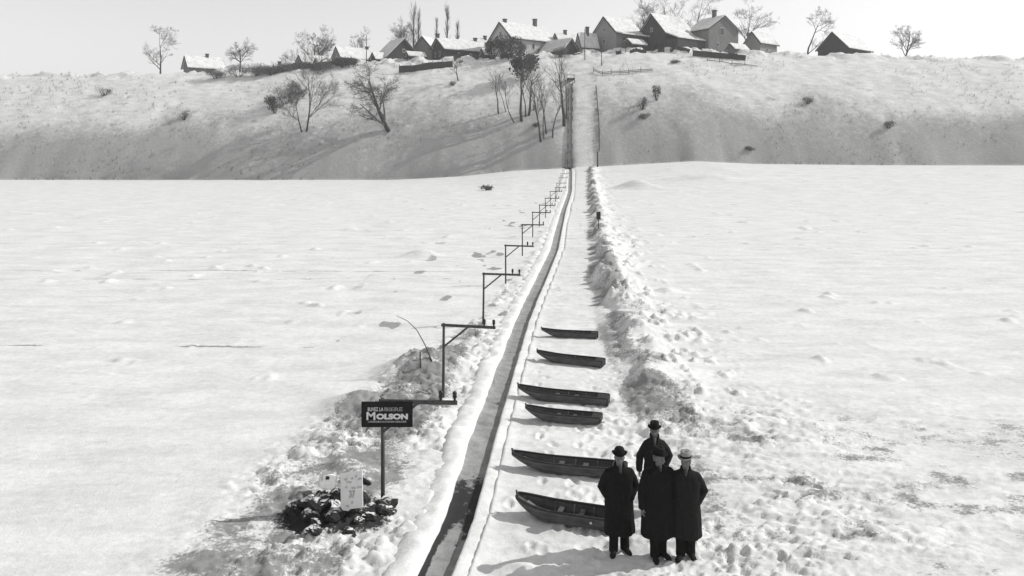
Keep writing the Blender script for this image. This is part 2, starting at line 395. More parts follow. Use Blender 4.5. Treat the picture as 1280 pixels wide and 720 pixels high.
def hgt(x, y): return float(height(np.array([x]), np.array([y]))[0])
_zr = np.concatenate([np.arange(8, 200, .02), np.arange(200, 330, .1)])
def hit(px, py):
    X = (px - 640) / FPX * _zr; Zr = HC - (py - YH) / FPX * _zr
    ok = height(X, _zr) >= Zr
    z = _zr[int(np.argmax(ok))] if ok.any() else FOOT + DH + .5
    return Vector(((px - 640) / FPX * z, z, hgt((px - 640) / FPX * z, z)))
def flat(px, py):                        # ground point on the near ice
    return hit(px, py)

SLTOP = hit(716, 106).y
# ------------------------------------------------------------------ the ice slide
def build_slide():
    root = empty('ice_slide', (float(chx(13)), 13, 0))
    tag(root, 'long ice slide with snow banks running from the foreground across the river uphill', 'slide')
    ys = np.concatenate([np.arange(7, 40, .12), np.arange(40, 110, .4), np.arange(110, 198, .8)])
    def ribbon(name, ds, hs, mat, jitter, noise_amp, part_label=None, earth=None):
        ds = np.array(ds); hs = np.array(hs)
        Y = np.repeat(ys[:, None], len(ds), 1); D = np.repeat(ds[None], len(ys), 0)
        wid = 1 + .25 * sst(90, 190, Y) + np.where(np.abs(D) > .32, np.clip(Y - 20, 0, 200) * .0055 * (np.abs(D) - .30), 0)
        X = chx(Y) + D * wid + jitter * (fbm(Y * 1.3 + ds[0] * 9, D * 0 + 2, 3) - .5)
        xb = chx(Y)
        bl = height(xb - .95, Y); br = height(xb + .85, Y)
        # smoothed side heights
        k = np.ones(9) / 9
        def sm(a):
            p = np.pad(a[:, 0], 4, mode='edge'); return np.convolve(p, k, 'valid')[:, None]
        tD = np.clip(D / 1.2 + .5, 0, 1); ref = sm(bl) * (1 - tD) + sm(br) * tD
        Z = ref + hs[None] + noise_amp[None] * (fbm(X * 3.1, Y * 3.1, 4, .6) - .5)
        ea = earth(D, Y) if earth else None
        o = grid_obj(name, X, Y, Z, mat, None, ea)
        o.parent = root; o.matrix_parent_inverse = root.matrix_world.inverted() if False else Matrix.Translation(-Vector(root.location))
        return o
    A = np.array
    def stain(D, Y):
        a = sst(13.8, 15.0, Y) * (1 - sst(15.8, 18.6, Y)) * (.15 + 1.35 * (fbm(D * 6 + 3, Y * 1.9, 4, .6)))
        a = a * (1 - .9 * np.exp(-(((D + .02) / .16) ** 2 + ((Y - 14.75) / .35) ** 2)))
        e = (1 - sst(.06, .12, np.abs(D + .27))) * (1 - sst(15.0, 16.5, Y)) * .8
        g = .42 * sst(.5, .7, fbm(D * 3, Y * .35, 3))
        return np.clip(np.maximum(np.maximum(a, e), g * (1 - sst(30, 60, Y))), 0, 1)
    ribbon('track', [-.29, -.22, -.12, 0, .12, .22, .29], [-.12, -.15, -.155, -.155, -.155, -.15, -.12], M['track'], .03, A([.03] * 7), earth=stain)
    ribbon('snow_bank', [-.88, -.78, -.68, -.58, -.48, -.40, -.33, -.29, -.28], [-.10, .0, .03, .045, .05, .045, .02, -.04, -.20], M['bank'], .04, A([.05, .20, .22, .18, .13, .09, .06, .03, 0]))
    ribbon('snow_edge', [.28, .29, .31, .35, .41, .49, .58, .68], [-.20, -.04, .012, .02, .018, .014, .006, -.05], M['bank'], .04, A([0, .03, .05, .06, .06, .05, .03, 0]))
    # hill part: raised boards on trestles
    ys2 = np.arange(196.5, SLTOP, .5)
    xs = chx(ys2)
    g0 = height(xs - 1.4, ys2) * .5 + height(xs + 1.4, ys2) * .5
    off = Vector(root.location)
    fl = MB(); pl = [MB(), MB()]
    for s, b in ((-1, pl[0]), (1, pl[1])):
        b.rings([[Vector((x + s * .42 - .05, y, g - .25)) - off, Vector((x + s * .42 + .05, y, g - .25)) - off,
                  Vector((x + s * .42 + .05, y, g + .52 + .1 * rng.random())) - off, Vector((x + s * .42 - .05, y, g + .5 + .1 * rng.random())) - off] for x, y, g in zip(xs, ys2, g0)])
    fl.rings([[Vector((x - .37, y, g + .1)) - off, Vector((x + .37, y, g + .1)) - off, Vector((x + .37, y, g + .28)) - off, Vector((x - .37, y, g + .28)) - off] for x, y, g in zip(xs, ys2, g0)])
    fl.build('slide_floor', M['w_grey'], root, fixn=True)
    for b in pl: b.build('side_board', M['w_mid'], root, fixn=True)
    for x, y, g in list(zip(xs, ys2, g0))[::6]:
        tr = MB()
        for s in (-1, 1): tr.box(Vector((x + s * .54, y, g - .05)) - off, (.14, .14, 1.6))
        tr.beam(Vector((x - .54, y, g - .05)) - off, Vector((x + .54, y, g - .05)) - off, .14, .14)
        tr.build('trestle', M['w_dark'], root)
build_slide()

# starting stage at the hill top
st = empty('starting_stage', (float(chx(SLTOP)), SLTOP + 1.2, hgt(float(chx(SLTOP)) - 1.5, SLTOP + 1)))
tag(st, 'small dark wooden starting stage at the top of the slide', 'platform')
b = MB(); b.box((0, 0, 1.0), (2.2, 2.2, .25)); b.build('deck', M['w_dark'], st)
for sx in (-1, 1):
    for sy in (-1, 1):
        b = MB(); b.box((sx * .95, sy * .95, .3), (.18, .18, 1.15)); b.build('support', M['w_dark'], st)
b = MB()
for sx in (-1, 1): b.box((sx * 1.0, .95, 1.7), (.12, .12, 1.15))
b.beam((-1, .95, 2.2), (1, .95, 2.2), .1, .12); b.beam((1.02, -.8, 1.9), (1.02, .95, 2.1), .1, .12)
b.build('railing', M['w_dark'], st)

# ------------------------------------------------------------------ bracket posts
def make_post():
    root = empty('bracket_post', (0, 0, 0))
    b = MB(); b.tube([(0, 0, -.5), (.005, 0, .8), (0, 0, 2.06)], [.042, .04, .036], 8); b.build('post', M['wood'], root, True)
    b = MB(); b.beam((-.06, -.055, 2.02), (1.46, -.055, 1.985), .05, .075); b.build('arm', M['wood'], root)
    b = MB(); b.beam((.02, -.05, 1.42), (.68, -.055, 1.97), .04, .05); b.build('brace', M['wood'], root)
    for x, h in ((1.14, .19), (1.41, .17)):
        b = MB(); b.lathe([(.022, -.07), (.024, .05), (.04, .06), (.045, .10), (.036, .12), (.046, .15), (.038, h), (.012, h + .02)], 10, (x, -.055, 2.02))
        b.build('peg', M['insul'], root, True)
    return root
proto = make_post()
posts = [(15.6, -2.52), (22.4, -1.93), (31.8, -1.15), (41.4, -.33), (53.3, .69), (64.2, 1.66), (73, 2.5), (83.5, 3.5), (98, 4.7), (109, 5.9), (123, 6.9), (136, 8.0), (149, 9.1), (162, 10.3), (175, 11.4), (187, 12.5), (200, 13.3), (208, 13.9), (216, 14.6)]
ordn = ['first', 'second', 'third', 'fourth', 'fifth', 'sixth', 'seventh', 'eighth', 'ninth', 'tenth', 'eleventh', 'twelfth', 'thirteenth', 'fourteenth', 'fifteenth', 'sixteenth', 'seventeenth', 'eighteenth', 'nineteenth']
for i, (z, x) in enumerate(posts):
    o = proto if i == 0 else copy_tree(proto)
    g = hgt(x, z)
    zb = g if z > 112 else 0.0
    o.location = (x, z, zb)
    o.rotation_euler = (R(rng.uniform(-1, 1)), R(rng.uniform(-1, 1)), R(rng.uniform(-5, 5)) if i else 0)
    if i > 10: o.scale = (1, 1, rng.uniform(.9, 1.1))
    if i == 0: l = 'nearest wooden bracket post, the one that carries the black sign'
    elif i == 1: l = 'wooden bracket post next behind the sign, beside the grey snow mound'
    elif i > 15: l = 'small bracket post on the lower hill beside the slide, %s of three going up' % ordn[i - 16]
    else: l = 'wooden bracket post with one arm, %s in the row counting the sign post as first' % ordn[i]
    tag(o, l, 'post', 'bracket posts in a row beside the slide')

# extra hanging peg on the second post
# sign
def text_mesh(s, size, bold=0.0, font_scale_x=1.0):
    cu = bpy.data.curves.new('t', 'FONT'); cu.body = s; cu.size = size; cu.offset = bold; cu.extrude = .004
    cu.align_x = 'LEFT'
    t = bpy.data.objects.new('t', cu); COL.objects.link(t)
    dg = bpy.context.evaluated_depsgraph_get()
    me = bpy.data.meshes.new_from_object(t.evaluated_get(dg))
    bpy.data.objects.remove(t); bpy.data.curves.remove(cu)
    xs = [v.co.x for v in me.vertices]
    return me, min(xs), max(xs)
def put_text(s, x0, x1, z, size, mat, parent, name, y, bold=.0):
    me, a, b = text_mesh(s, size, bold)
    k = (x1 - x0) / (b - a)
    for v in me.vertices: v.co = Vector((x0 + (v.co.x - a) * k, y - v.co.z, z + v.co.y))
    me.materials.clear(); me.materials.append(mat); me.name = name
    o = bpy.data.objects.new(name, me); COL.objects.link(o); o.parent = parent; return o
sg = empty('beer_sign', (-2.52, 15.6 - .10, 1.54))
tag(sg, 'black rectangular sign with white lettering hung on the nearest bracket post', 'sign')
b = MB(); b.box((.10, 0, .23), (.98, .03, .485)); b.build('panel', M['signblack'], sg)
b = MB()
for (cx, cz, sx, sz) in ((.10, .465, .98, .02), (.10, -.005, .98, .02), (-.385, .23, .02, .45), (.585, .23, .02, .45)): b.box((cx, -.006, cz), (sx, .03, sz))
b.build('edge_strip', M['signblack'], sg)
put_text('M', -.295, -.125, .128, .215, M['signwhite'], sg, 'lettering', -.018, .005)
put_text('OLSON', -.105, .505, .145, .135, M['signwhite'], sg, 'lettering', -.018, .008)
put_text('BUVEZ LA', -.27, .03, .297, .10, M['signwhite'], sg, 'lettering', -.018, .001)
put_text('BIERE', .05, .40, .297, .10, M['signfade'], sg, 'lettering', -.018, .002)
b = MB(); b.box((.10, -.018, .082), (.74, .004, .012)); b.build('rule', M['signfade'], sg)
b = MB()
q = random.Random(4); x = -.26
while x < .46:
    w = q.uniform(.008, .03); b.box((x + w / 2, -.0185, .098), (w, .004, q.uniform(.014, .028))); x += w + q.uniform(.004, .012)
b.build('small_lettering', M['signfade'], sg)

# ------------------------------------------------------------------ boat-shaped sledges
def make_boat():
    root = empty('wooden_boat', (0, 0, 0))
    L = 2.1
    def st(s):      # s 0 stern .. 1 bow : half width, floor z, gunwale z
        w = .265 * (1 if s < .62 else math.sqrt(max(0, 1 - ((s - .62) / .40) ** 2)))
        w = max(w, .045) * (.93 + .07 * min(1, s / .15))
        f = .03 + .27 * max(0, (s - .70) / .30) ** 1.7 + .03 * max(0, (.12 - s) / .12)
        g = .235 + .11 * max(0, (s - .6) / .4) ** 2
        return w, f, min(g, 9)
    S = [0, .03, .08, .15, .25, .35, .45, .55, .65, .72, .78, .84, .89, .93, .96, .985, 1.0]
    outer = []
    b = MB()
    for s in S:
        w, f, g = st(s); x = L * (.5 - s)
        x2 = x - .07 * s ** 6
        ti = .022
        wb = w * .86
        outer.append([(x2, -w, g), (x2, -wb, f), (x2, wb, f), (x2, w, g), (x2, w - ti, g), (x2, wb - ti, f + ti), (x2, -(wb - ti), f + ti), (x2, -(w - ti), g)])
    b.rings(outer)
    b.build('hull', M['hullwood'], root, fixn=True)
    # inner floor boards, a lighter tone than the hull
    b = MB()
    for s0, s1 in zip(S[2:-4], S[3:-3]):
        w0, f0, _ = st(s0); w1, f1, _ = st(s1); x0 = L * (.5 - s0); x1 = L * (.5 - s1)
        for k in range(3):
            a0 = -.8 + k * .54; a1 = a0 + .50
            b.add([(x0, w0 * .86 * a0, f0 + .028), (x0, w0 * .86 * a1, f0 + .028), (x1, w1 * .86 * a1, f1 + .028), (x1, w1 * .86 * a0, f1 + .028)], [(0, 1, 2, 3)])
    b.build('floor_board', M['hullin'], root)
    for sgn in (-1, 1):
        b = MB()
        b.rings([[(L * (.5 - s) - .07 * s ** 6, sgn * (st(s)[0] + dx), st(s)[2] + dz) for dx, dz in ((-.028, -.004), (.012, -.004), (.012, .03), (-.028, .03))] for s in S])
        b.build('gunwale', M['hulldark'], root, fixn=True)
    b = MB(); b.box((L * .5 + .012, 0, .14), (.024, .50, .22)); b.build('transom', M['hulldark'], root)
    b = MB(); b.box((L * .5 - .12, 0, .243), (.25, .475, .02)); b.box((L * .5 - .24, 0, .14), (.02, .42, .18)); b.build('stern_locker', M['hulldark'], root)
    for s in (.36, .58):
        b = MB(); w, f, g = st(s); b.box((L * (.5 - s), 0, g - .075), (.10, 2 * w - .05, .022)); b.build('thwart', M['hullwood'], root)
    for s in (.26, .46, .66):
        w, f, g = st(s); x = L * (.5 - s)
        for sgn in (-1, 1):
            b = MB(); b.beam((x, sgn * (w * .86 - .03), f + .02), (x, sgn * (w - .035), g - .01), .03, .022); b.build('rib', M['hullin'], root)
    b = MB(); b.tube([(-L * .5 - .05, 0, .30), (-L * .5 - .075, 0, .42)], [.028, .022], 8, True); b.build('stem_post', M['hullwood'], root)
    for sgn in (-1, 1):
        b = MB(); b.rings([[(L * (.5 - s), sgn * .14 + dx, st(s)[1] + dz) for dx, dz in ((-.015, -.03), (.015, -.03), (.015, .004), (-.015, .004))] for s in S[1:-4]]); b.build('runner', M['hulldark'], root, fixn=True)
    return root
boats = [((679, 418.5), (747, 421), .50, 'narrow dark wooden boat farthest from the camera on the snow lane'),
         ((674, 448), (754, 456), .54, 'wooden boat second farthest up the lane, with a knob at its raised bow'),
         ((651, 494), (760, 502.5), .58, 'longest wooden boat on the lane, close behind a shorter one'),
         ((660, 521), (751, 528.5), .56, 'short wooden boat lying just in front of the longest one'),
         ((645, 580), (782, 593), .58, 'wooden boat whose stern is hidden behind the man at left'),
         ((650, 637), (772, 656), .62, 'nearest wooden boat, with a white spot near the stern, beside the men')]
bp0 = make_boat()
for i, (bw, sn, ws, lab) in enumerate(boats):
    o = bp0 if i == 0 else copy_tree(bp0)
    pl0 = lambda x, y: Vector(((x - 640) / (y - YH) * HC, FPX * HC / (y - YH), 0))
    a = pl0(*bw); c = pl0(*sn); d = c - a; L = math.hypot(d.x, d.y)
    mid = (a + c) / 2
    o.location = (mid.x, mid.y, min(hgt(mid.x, mid.y), hgt(*(a * .8 + c * .2).xy)) + .01)
    o.rotation_euler = (R(rng.uniform(-1.5, 1.5)), R(rng.uniform(-1, 1)), math.atan2(d.y, d.x))
    k = L / 2.1
    o.scale = (k, ws / .62, ws / .62)
    tag(o, lab, 'boat', 'wooden boats lying across the snow lane')
    if i in (1, 2, 4, 5):
        qq = random.Random(i); x0 = qq.uniform(-.75, .3); ln = qq.uniform(.3, .6); rr = []
        b = MB()
        for j in range(9):
            x = x0 + ln * j / 8; e = math.sin(math.pi * min(.97, max(.03, j / 8))) ** .6
            rr.append([(x, .02 + .15 * e * math.cos(a) * qq.uniform(.8, 1.1), .055 + .05 * e * max(-.3, math.sin(a)) * qq.uniform(.7, 1.2) + (.05 if x < -.6 else 0)) for a in [2 * math.pi * k / 12 for k in range(12)]])
        b.rings(rr); b.build('snow_patch', M['roof_snow'], o, True, fixn=True)
    if i == 5:
        b = MB(); b.lathe([(.001, 0), (.026, .0), (.026, .006), (.001, .006)], 12)
        w = b.build('white_disc', M['signwhite'], o); w.location = (.56, -.256, .15); w.rotation_euler = (R(98), 0, 0)

# ------------------------------------------------------------------ people
def head_pieces(b, c, yaw, pitch=0):
    rot = Matrix.Rotation(yaw, 3, 'Z') @ Matrix.Rotation(pitch, 3, 'X')
    c = Vector(c)
    n, mrings = 22, 16
    rr = []
    for i in range(mrings + 1):
        th = math.pi * i / mrings; z = math.cos(th); r = math.sin(th)
        ring = []
        for k in range(n):
            a = 2 * math.pi * k / n; x = r * math.cos(a); y = r * math.sin(a)
            X = x * .074; Y = y * .092 - .004; Zz = z * .118
            if z < 0: X *= 1 + .17 * z; Y = Y * (1 + .14 * z) - .006 * (-z)
            if y < 0:
                fr = -y
                if -.75 < z < -.1: Y -= .005 * fr
                if abs(z - .02) < .12 and .2 < abs(x) < .75: Y += .010
                if abs(z - .2) < .12: Y -= .005 * fr
            ring.append(c + rot @ Vector((X, Y, Zz)))
        rr.append(ring)
    b.rings(rr)
    P = lambda x, y, z: c + rot @ Vector((x, y, z))
    b.tube([P(0, -.086, .012), P(0, -.098, -.014), P(0, -.108, -.034)], [.010, .012, .015], 8, True)
    b.tube([P(-.014, -.094, -.036), P(.014, -.094, -.036)], [.009, .009], 8, True)
    b.tube([P(-.018, -.083, -.060), P(.018, -.083, -.060)], [.007, .007], 8, True)
    b.tube([P(-.015, -.080, -.074), P(.015, -.080, -.074)], [.008, .008], 8, True)
    for s in (-1, 1):
        b.tube([P(s * .073, .008, .022), P(s * .084, .016, .012), P(s * .081, .014, -.010), P(s * .073, .006, -.032)], [.010, .013, .012, .008], 8, True)
    return rot

def hand(b, wrist, dirv, palm_n, side):
    w = Vector(wrist); d = Vector(dirv).normalized(); nrm = Vector(palm_n); nrm = (nrm - d * nrm.dot(d)).normalized(); sd = d.cross(nrm) * side
    rr = []
    for tpos, hw, ht in ((-.01, .026, .02), (.02, .036, .017), (.055, .042, .015), (.085, .041, .012)):
        rr.append([w + d * tpos + sd * hw * math.cos(a) + nrm * ht * math.sin(a) for a in [2 * math.pi * k / 10 for k in range(10)]])
    b.rings(rr)
    for off, ln in ((-.030, .066), (-.010, .078), (.011, .074), (.031, .058)):
        p = w + d * .075 + sd * off; q = p + (d * .9 + nrm * .22) * ln * .5; e = q + (d * .72 + nrm * .62) * ln * .34; f = e + (d * .45 + nrm * .85) * ln * .25
        b.tube([p, q, e, f], [.010, .0095, .009, .008], 7, True)
    p = w + d * .02 - sd * .030; q = p + (d * .7 - sd * .65 + nrm * .25) * .035; e = q + (d * .9 - sd * .2 + nrm * .35) * .032
    b.tube([p, q, e], [.012, .0115, .010], 7, True)

def person(px, py, H, yaw, label, arms, hatkind, coatmat, head_yaw=0, stance=.11, hem=.34, wide=1.0, collar_up=False, seed=1, turn_feet=0):
    g = flat(px, py)
    s = H / 1.86                       # figure is 1.86 m with the hat
    root = empty('person', (g.x, g.y, hgt(g.x, g.y) + .0), yaw)
    root.scale = (s, s, s)
    tag(root, label, 'person', 'men in overcoats beside the boats')
    q = random.Random(seed)
    # ---- body
    b = MB()
    b.tube([(0, 0, .90), (0, .005, 1.05), (0, .01, 1.22), (0, .012, 1.36), (0, .012, 1.42)], [.12, .11, .12, .12, .08], 14, True)
    b.tube([(-.15, .01, 1.36), (0, .01, 1.375), (.15, .01, 1.36)], [.05, .075, .05], 12, True)
    b.tube([(0, .012, 1.40), (0, .0, 1.50), (0, -.01, 1.57)], [.062, .054, .055], 12, True)
    hc = (0, -.022, 1.640)
    rot = head_pieces(b, hc, head_yaw)
    for sd, (el, wr, hd, pn) in zip((-1, 1), arms):
        sh = (sd * .16, .01, 1.36)
        b.tube([sh, el], [.055, .042], 10, True); b.tube([el, wr], [.042, .028], 10, True)
        hand(b, wr, hd, pn, sd)
    for sd in (-1, 1):
        an = Vector((sd * stance, .03 * sd, .085))
        b.tube([(sd * .085, 0, .90), (sd * (stance * .5 + .048), -.01, .50), an], [.085, .056, .038], 12, True)
        b.tube([an, an + Vector((sd * .03, -.12, -.055))], [.034, .022], 8, True)
    union(b, 'body', M['skin'], root, .0065, 2)
    for sd in (-1, 1):
        e = MB(); e.lathe([(.0005, -.011), (.008, -.008), (.011, 0), (.008, .008), (.0005, .011)], 10)
        eo = e.build('eye', M['eye'], root, True); eo.location = Vector(hc) + rot @ Vector((sd * .028, -.078, .006))
    # ---- hair round the back and sides
    b = MB()
    rr = []
    for zz, k in ((-.055, .93), (-.02, 1.03), (.03, 1.06), (.07, 1.04), (.10, .80)):
        rr.append([Vector(hc) + rot @ Vector((.079 * k * math.cos(a), .018 + .084 * k * math.sin(a), zz)) for a in [R(-8) + R(196) * j / 16 for j in range(17)]] )
    b.rings(rr, close=False, cap=False)
    h = b.build('hair', M['hair'], root, True); sm = h.modifiers.new('s', 'SOLIDIFY'); sm.thickness = .008
    # ---- coat
    b = MB()
    prof = [(1.50, .070, .066), (1.475, .105, .080), (1.445, .165, .100), (1.40, .205, .122), (1.30, .222, .142), (1.15, .212, .145), (1.02, .208, .145), (.90, .220, .155), (.72, .224, .165), (.52, .232, .176), (hem + .03, .238, .184), (hem, .236, .182)]
    ph = q.uniform(0, 6)
    rr = []
    for z, w, d in prof:
        ring = []
        for k in range(40):
            a = 2 * math.pi * k / 40
            f = max(0, (1.0 - z)) * .075
            m = 1 + f * (math.sin(a * 5 + ph + z * 1.2) * .6 + math.sin(a * 9 + ph * 2) * .4)
            cx = math.copysign(abs(math.cos(a)) ** .85, math.cos(a)); sy = math.copysign(abs(math.sin(a)) ** .85, math.sin(a))
            ring.append((w * wide * cx * m, .008 + d * wide * sy * m, z + (f * .25 * math.sin(a * 3 + ph) if z <= hem + .05 else 0)))
        rr.append(ring)
    b.rings(rr)
    for sd, (el, wr, hd, pn) in zip((-1, 1), arms):
        sh = Vector((sd * .158 * wide, .010, 1.375)); el = Vector(el); wr = Vector(wr)
        m1 = sh.lerp(el, .5) + Vector((sd * .008, 0, 0))
        b.tube([sh, m1, el, el.lerp(wr, .5), wr - (wr - el).normalized() * .015], [.076 * wide, .078, .073, .069, .062], 14, True)
    # collar and lapels
    ct = 1.575 if collar_up else 1.535
    for sd in (-1, 1):
        b.tube([(sd * .02, .075, ct - .01), (sd * .066, .04, ct), (sd * .078, -.02, ct - .03), (sd * .052, -.098, 1.43), (sd * .02, -.142, 1.28)], [.022, .022, .024, .024, .016], 8, True)
    # lap edge of the front, pocket flaps
    b.tube([(.03, -.150, 1.27), (.035, -.156, 1.0), (.03, -.185, .62), (.03, -.194, hem + .02)], [.011] * 4, 6, True)
    for sd in (-1, 1): b.tube([(sd * .10, -.146, .93), (sd * .185, -.105, .95)], [.018, .016], 6, True)
    def crease(v):
        f = 1 + .10 * (float(fbm(np.array([math.atan2(v.y, v.x) * 2.6 + ph]), np.array([v.z * 3.0 + seed]), 3)[0]) - .5)
        return Vector((v.x * f, v.y * f, v.z + .0))
    c = union(b, 'overcoat', coatmat, root, .011, 2, crease)
    for z in (1.20, 1.04, .88):
        e = MB(); e.lathe([(.001, -.005), (.015, -.004), (.016, .003), (.001, .006)], 10)
        eo = e.build('button', M['leather'], root, True); eo.location = (-.035, -.158 - (1.2 - z) * .02, z); eo.rotation_euler = (R(90), 0, 0)
    # shirt front / scarf
    b = MB(); b.tube([(0, -.045, 1.485), (0, -.092, 1.43), (0, -.124, 1.35)], [.042, .028, .008], 8, True); b.build('scarf', M['shirt'] if not collar_up else M['hair'], root, True)
    # ---- trousers
    b = MB()
    for sd in (-1, 1):
        b.tube([(sd * .085, 0, .88), (sd * (stance * .5 + .05), -.012, .50), (sd * (stance * .85 + .012), .03 * sd + .002, .22), (sd * stance, .03 * sd, .06)], [.105, .092, .080, .082], 14, True)
    b.tube([(0, 0, .82), (0, 0, .92)], [.13, .13], 14, True)
    union(b, 'trousers', M['trous'], root, .012, 2, lambda v: Vector((v.x, v.y, max(v.z, .045))))
    # ---- shoes
    for sd in (-1, 1):
        b = MB()
        ang = sd * .28 + turn_feet
        rr = []
        for tpos, hw, z0, z1 in ((-.075, .026, .0, .07), (-.06, .042, -.005, .12), (0, .046, -.005, .13), (.06, .048, -.005, .105), (.13, .054, -.005, .08), (.185, .048, -.003, .062), (.215, .024, .0, .035)):
            ring = []
            for k in range(12):
                a = 2 * math.pi * k / 12
                lx = hw * math.cos(a); lz = (z0 + z1) / 2 + (z1 - z0) / 2 * max(-.9, math.sin(a)); ly = -tpos
                ring.append((sd * stance + lx * math.cos(ang) - ly * math.sin(ang), .03 * sd + lx * math.sin(ang) + ly * math.cos(ang), lz))
            rr.append(ring)
        b.rings(rr); b.build('shoe', M['leather'], root, True, fixn=True)
    # ---- hat
    hr = empty('tmp', (0, 0, 0)); bpy.data.objects.remove(hr)
    b = MB(); n = 32; rr = []
    if hatkind == 'bowler':
        prof = [(.082, .0), (.10, -.004), (.122, .0), (.138, .014), (.144, .024), (.138, .026), (.12, .010), (.10, .006), (.098, .03), (.097, .065), (.09, .10), (.07, .122), (.035, .132), (.002, .134)]
    else:
        prof = [(.082, .0), (.105, -.004), (.128, -.006), (.146, .002), (.147, .008), (.128, .003), (.105, .006), (.096, .014), (.096, .05), (.093, .09), (.088, .118), (.06, .126), (.03, .112), (.002, .106)]
    for r, z in prof:
        ring = []
        for k in range(n):
            a = 2 * math.pi * k / n
            side = abs(math.cos(a)); zz = z + (.022 * side ** 2 if r > .115 else 0)
            if hatkind != 'bowler' and z > .085 and math.sin(a) < 0: zz -= .016 * (-math.sin(a))
            ring.append(Vector(hc) + rot @ Vector((r * .93 * math.cos(a), .004 + r * 1.08 * math.sin(a), .062 + zz)))
        rr.append(ring)
    b.rings(rr)
    hat = b.build('hat', M['felt_light'] if hatkind == 'light' else M['felt'], root, True, fixn=True)
    b = MB()
    b.rings([[Vector(hc) + rot @ Vector((r * .93 * math.cos(2 * math.pi * k / n), .004 + r * 1.08 * math.sin(2 * math.pi * k / n), .062 + z)) for k in range(n)] for r, z in ((.094, .012), (.100, .012), (.1005, .044), (.094, .046))], cap=False)
    b.build('hat_band', M['felt'], hat, True, fixn=True)
    return root

POCK_L = ((-.295, .05, 1.13), (-.190, -.070, .955), (.30, .0, -.95), (1, .3, .1))
POCK_R = ((.295, .05, 1.13), (.190, -.070, .955), (-.30, .0, -.95), (-1, .3, .1))
HANG_L = ((-.285, .03, 1.12), (-.30, -.035, .865), (-.05, -.15, -1), (1, .1, 0))
HANG_R = ((.285, .03, 1.12), (.30, -.035, .865), (.05, -.15, -1), (-1, .1, 0))
BACK_R = ((.315, .08, 1.12), (.195, -.05, .95), (-.35, .0, -.9), (-1, .3, .1))
person(774, 690.5, 1.86, R(4), 'man at left in a long black overcoat and curled brim bowler, hands in his pockets', (POCK_L, POCK_R), 'bowler', M['coat'], R(-6), .105, .345, 1.12, seed=3)
person(823, 697, 1.93, R(14), 'man in the middle in a black overcoat and dark hat, one bare hand hanging', (HANG_L, POCK_R), 'soft', M['coat'], R(28), .075, .37, 1.22, seed=5)
person(857, 696.5, 1.86, R(-10), 'man at right in a dark overcoat and light grey hat with a dark band', (POCK_L, BACK_R), 'light', M['coat2'], R(-26), .085, .37, 1.13, seed=8)
person(818, 642, 1.80, R(-4), 'man standing behind the others, taller in view, dark hat and turned up collar', (HANG_L, POCK_R), 'soft', M['coat2'], R(-8), .09, .35, .95, True, seed=11)

# ------------------------------------------------------------------ rubble, boards, stakes
def boulder(seed, r):
    q = random.Random(seed); b = MB(); n, m = 14, 10; rr = []
    o = [q.uniform(0, 50) for _ in range(3)]
    for i in range(m + 1):
        th = math.pi * i / m; ring = []
        for k in range(n):
            a = 2 * math.pi * k / n
            p = Vector((math.sin(th) * math.cos(a), math.sin(th) * math.sin(a), math.cos(th)))
            f = .55 + .85 * float(fbm(np.array([p.x * 1.9 + p.z + o[0]]), np.array([p.y * 1.9 + p.z * 1.6 + o[1]]), 4, .65)[0])
            ring.append(p * f * r)
        rr.append(ring)
    b.rings(rr); return b
protos = [boulder(k, 1.0).mesh('boulder') for k in range(6)]
for me in protos: me.materials.append(M['rock'])
q = random.Random(21)
for k in range(46):
    for _ in range(50):
        x = q.gauss(-3.3, .5); y = q.gauss(15.0, .38)
        if ((x + 3.35) / 1.25) ** 2 + ((y - 15) / 1.0) ** 2 < 1: break
    o = bpy.data.objects.new('boulder', protos[k % 6]); COL.objects.link(o)
    r = q.uniform(.06, .17)
    o.location = (x, y, hgt(x, y) + r * .25); o.scale = (r * q.uniform(.9, 1.6), r, r * q.uniform(.6, 1)); o.rotation_euler = (q.uniform(-.4, .4), q.uniform(-.4, .4), q.uniform(0, 6))
    tag(o, 'dark rough boulder in the rubble heap at the foot of the sign post', 'rock', 'dark boulders in the rubble heap')
# placard
p = flat(441, 640)
pl = empty('placard', (p.x, p.y - .1, hgt(p.x, p.y) + .02), R(-6)); pl.rotation_euler = (R(-12), R(-5), R(-8)); pl.location.z += .06; pl.scale = (1.12, 1.1, 1.12)
tag(pl, 'white upright placard with rows of faint marks and a number, leaning in the dark rubble', 'placard')
b = MB(); b.add([(-.185, 0, .0), (-.06, .0, -.02), (-.02, 0, .01), (.19, 0, .03), (.185, 0, .60), (-.19, 0, .56), (-.185, .02, .0), (-.06, .02, -.02), (-.02, .02, .01), (.19, .02, .03), (.185, .02, .60), (-.19, .02, .56)],
  [(0, 1, 2, 3, 4, 5), (11, 10, 9, 8, 7, 6), (0, 6, 7, 1), (1, 7, 8, 2), (2, 8, 9, 3), (3, 9, 10, 4), (4, 10, 11, 5), (5, 11, 6, 0)]); b.build('panel', M['board'], pl, fixn=True)
put_text('37', -.04, .06, .19, .15, M['ink'], pl, 'number', -.003, .004)
b = MB()
for (x, z, n) in ((-.12, .47, 3), (.0, .48, 2), (.07, .51, 2), (.12, .47, 4), (-.08, .425, 5), (-.10, .35, 2), (.0, .335, 5), (.11, .345, 4), (.0, .11, 2), (-.09, .06, 3)):
    qq = random.Random(int(z * 1000 + x * 100))
    for k in range(n):
        hh = qq.uniform(.018, .042); xx = x + k * .019
        b.box((xx, -.002, z), (.006, .004, hh)); b.box((xx + .006, -.0025, z + qq.choice((-1, 0, 1)) * hh * .42), (.012, .004, .006))
tag(b.build('faded_lettering', M['ink'], pl), kind='stuff')
p = flat(407, 621)
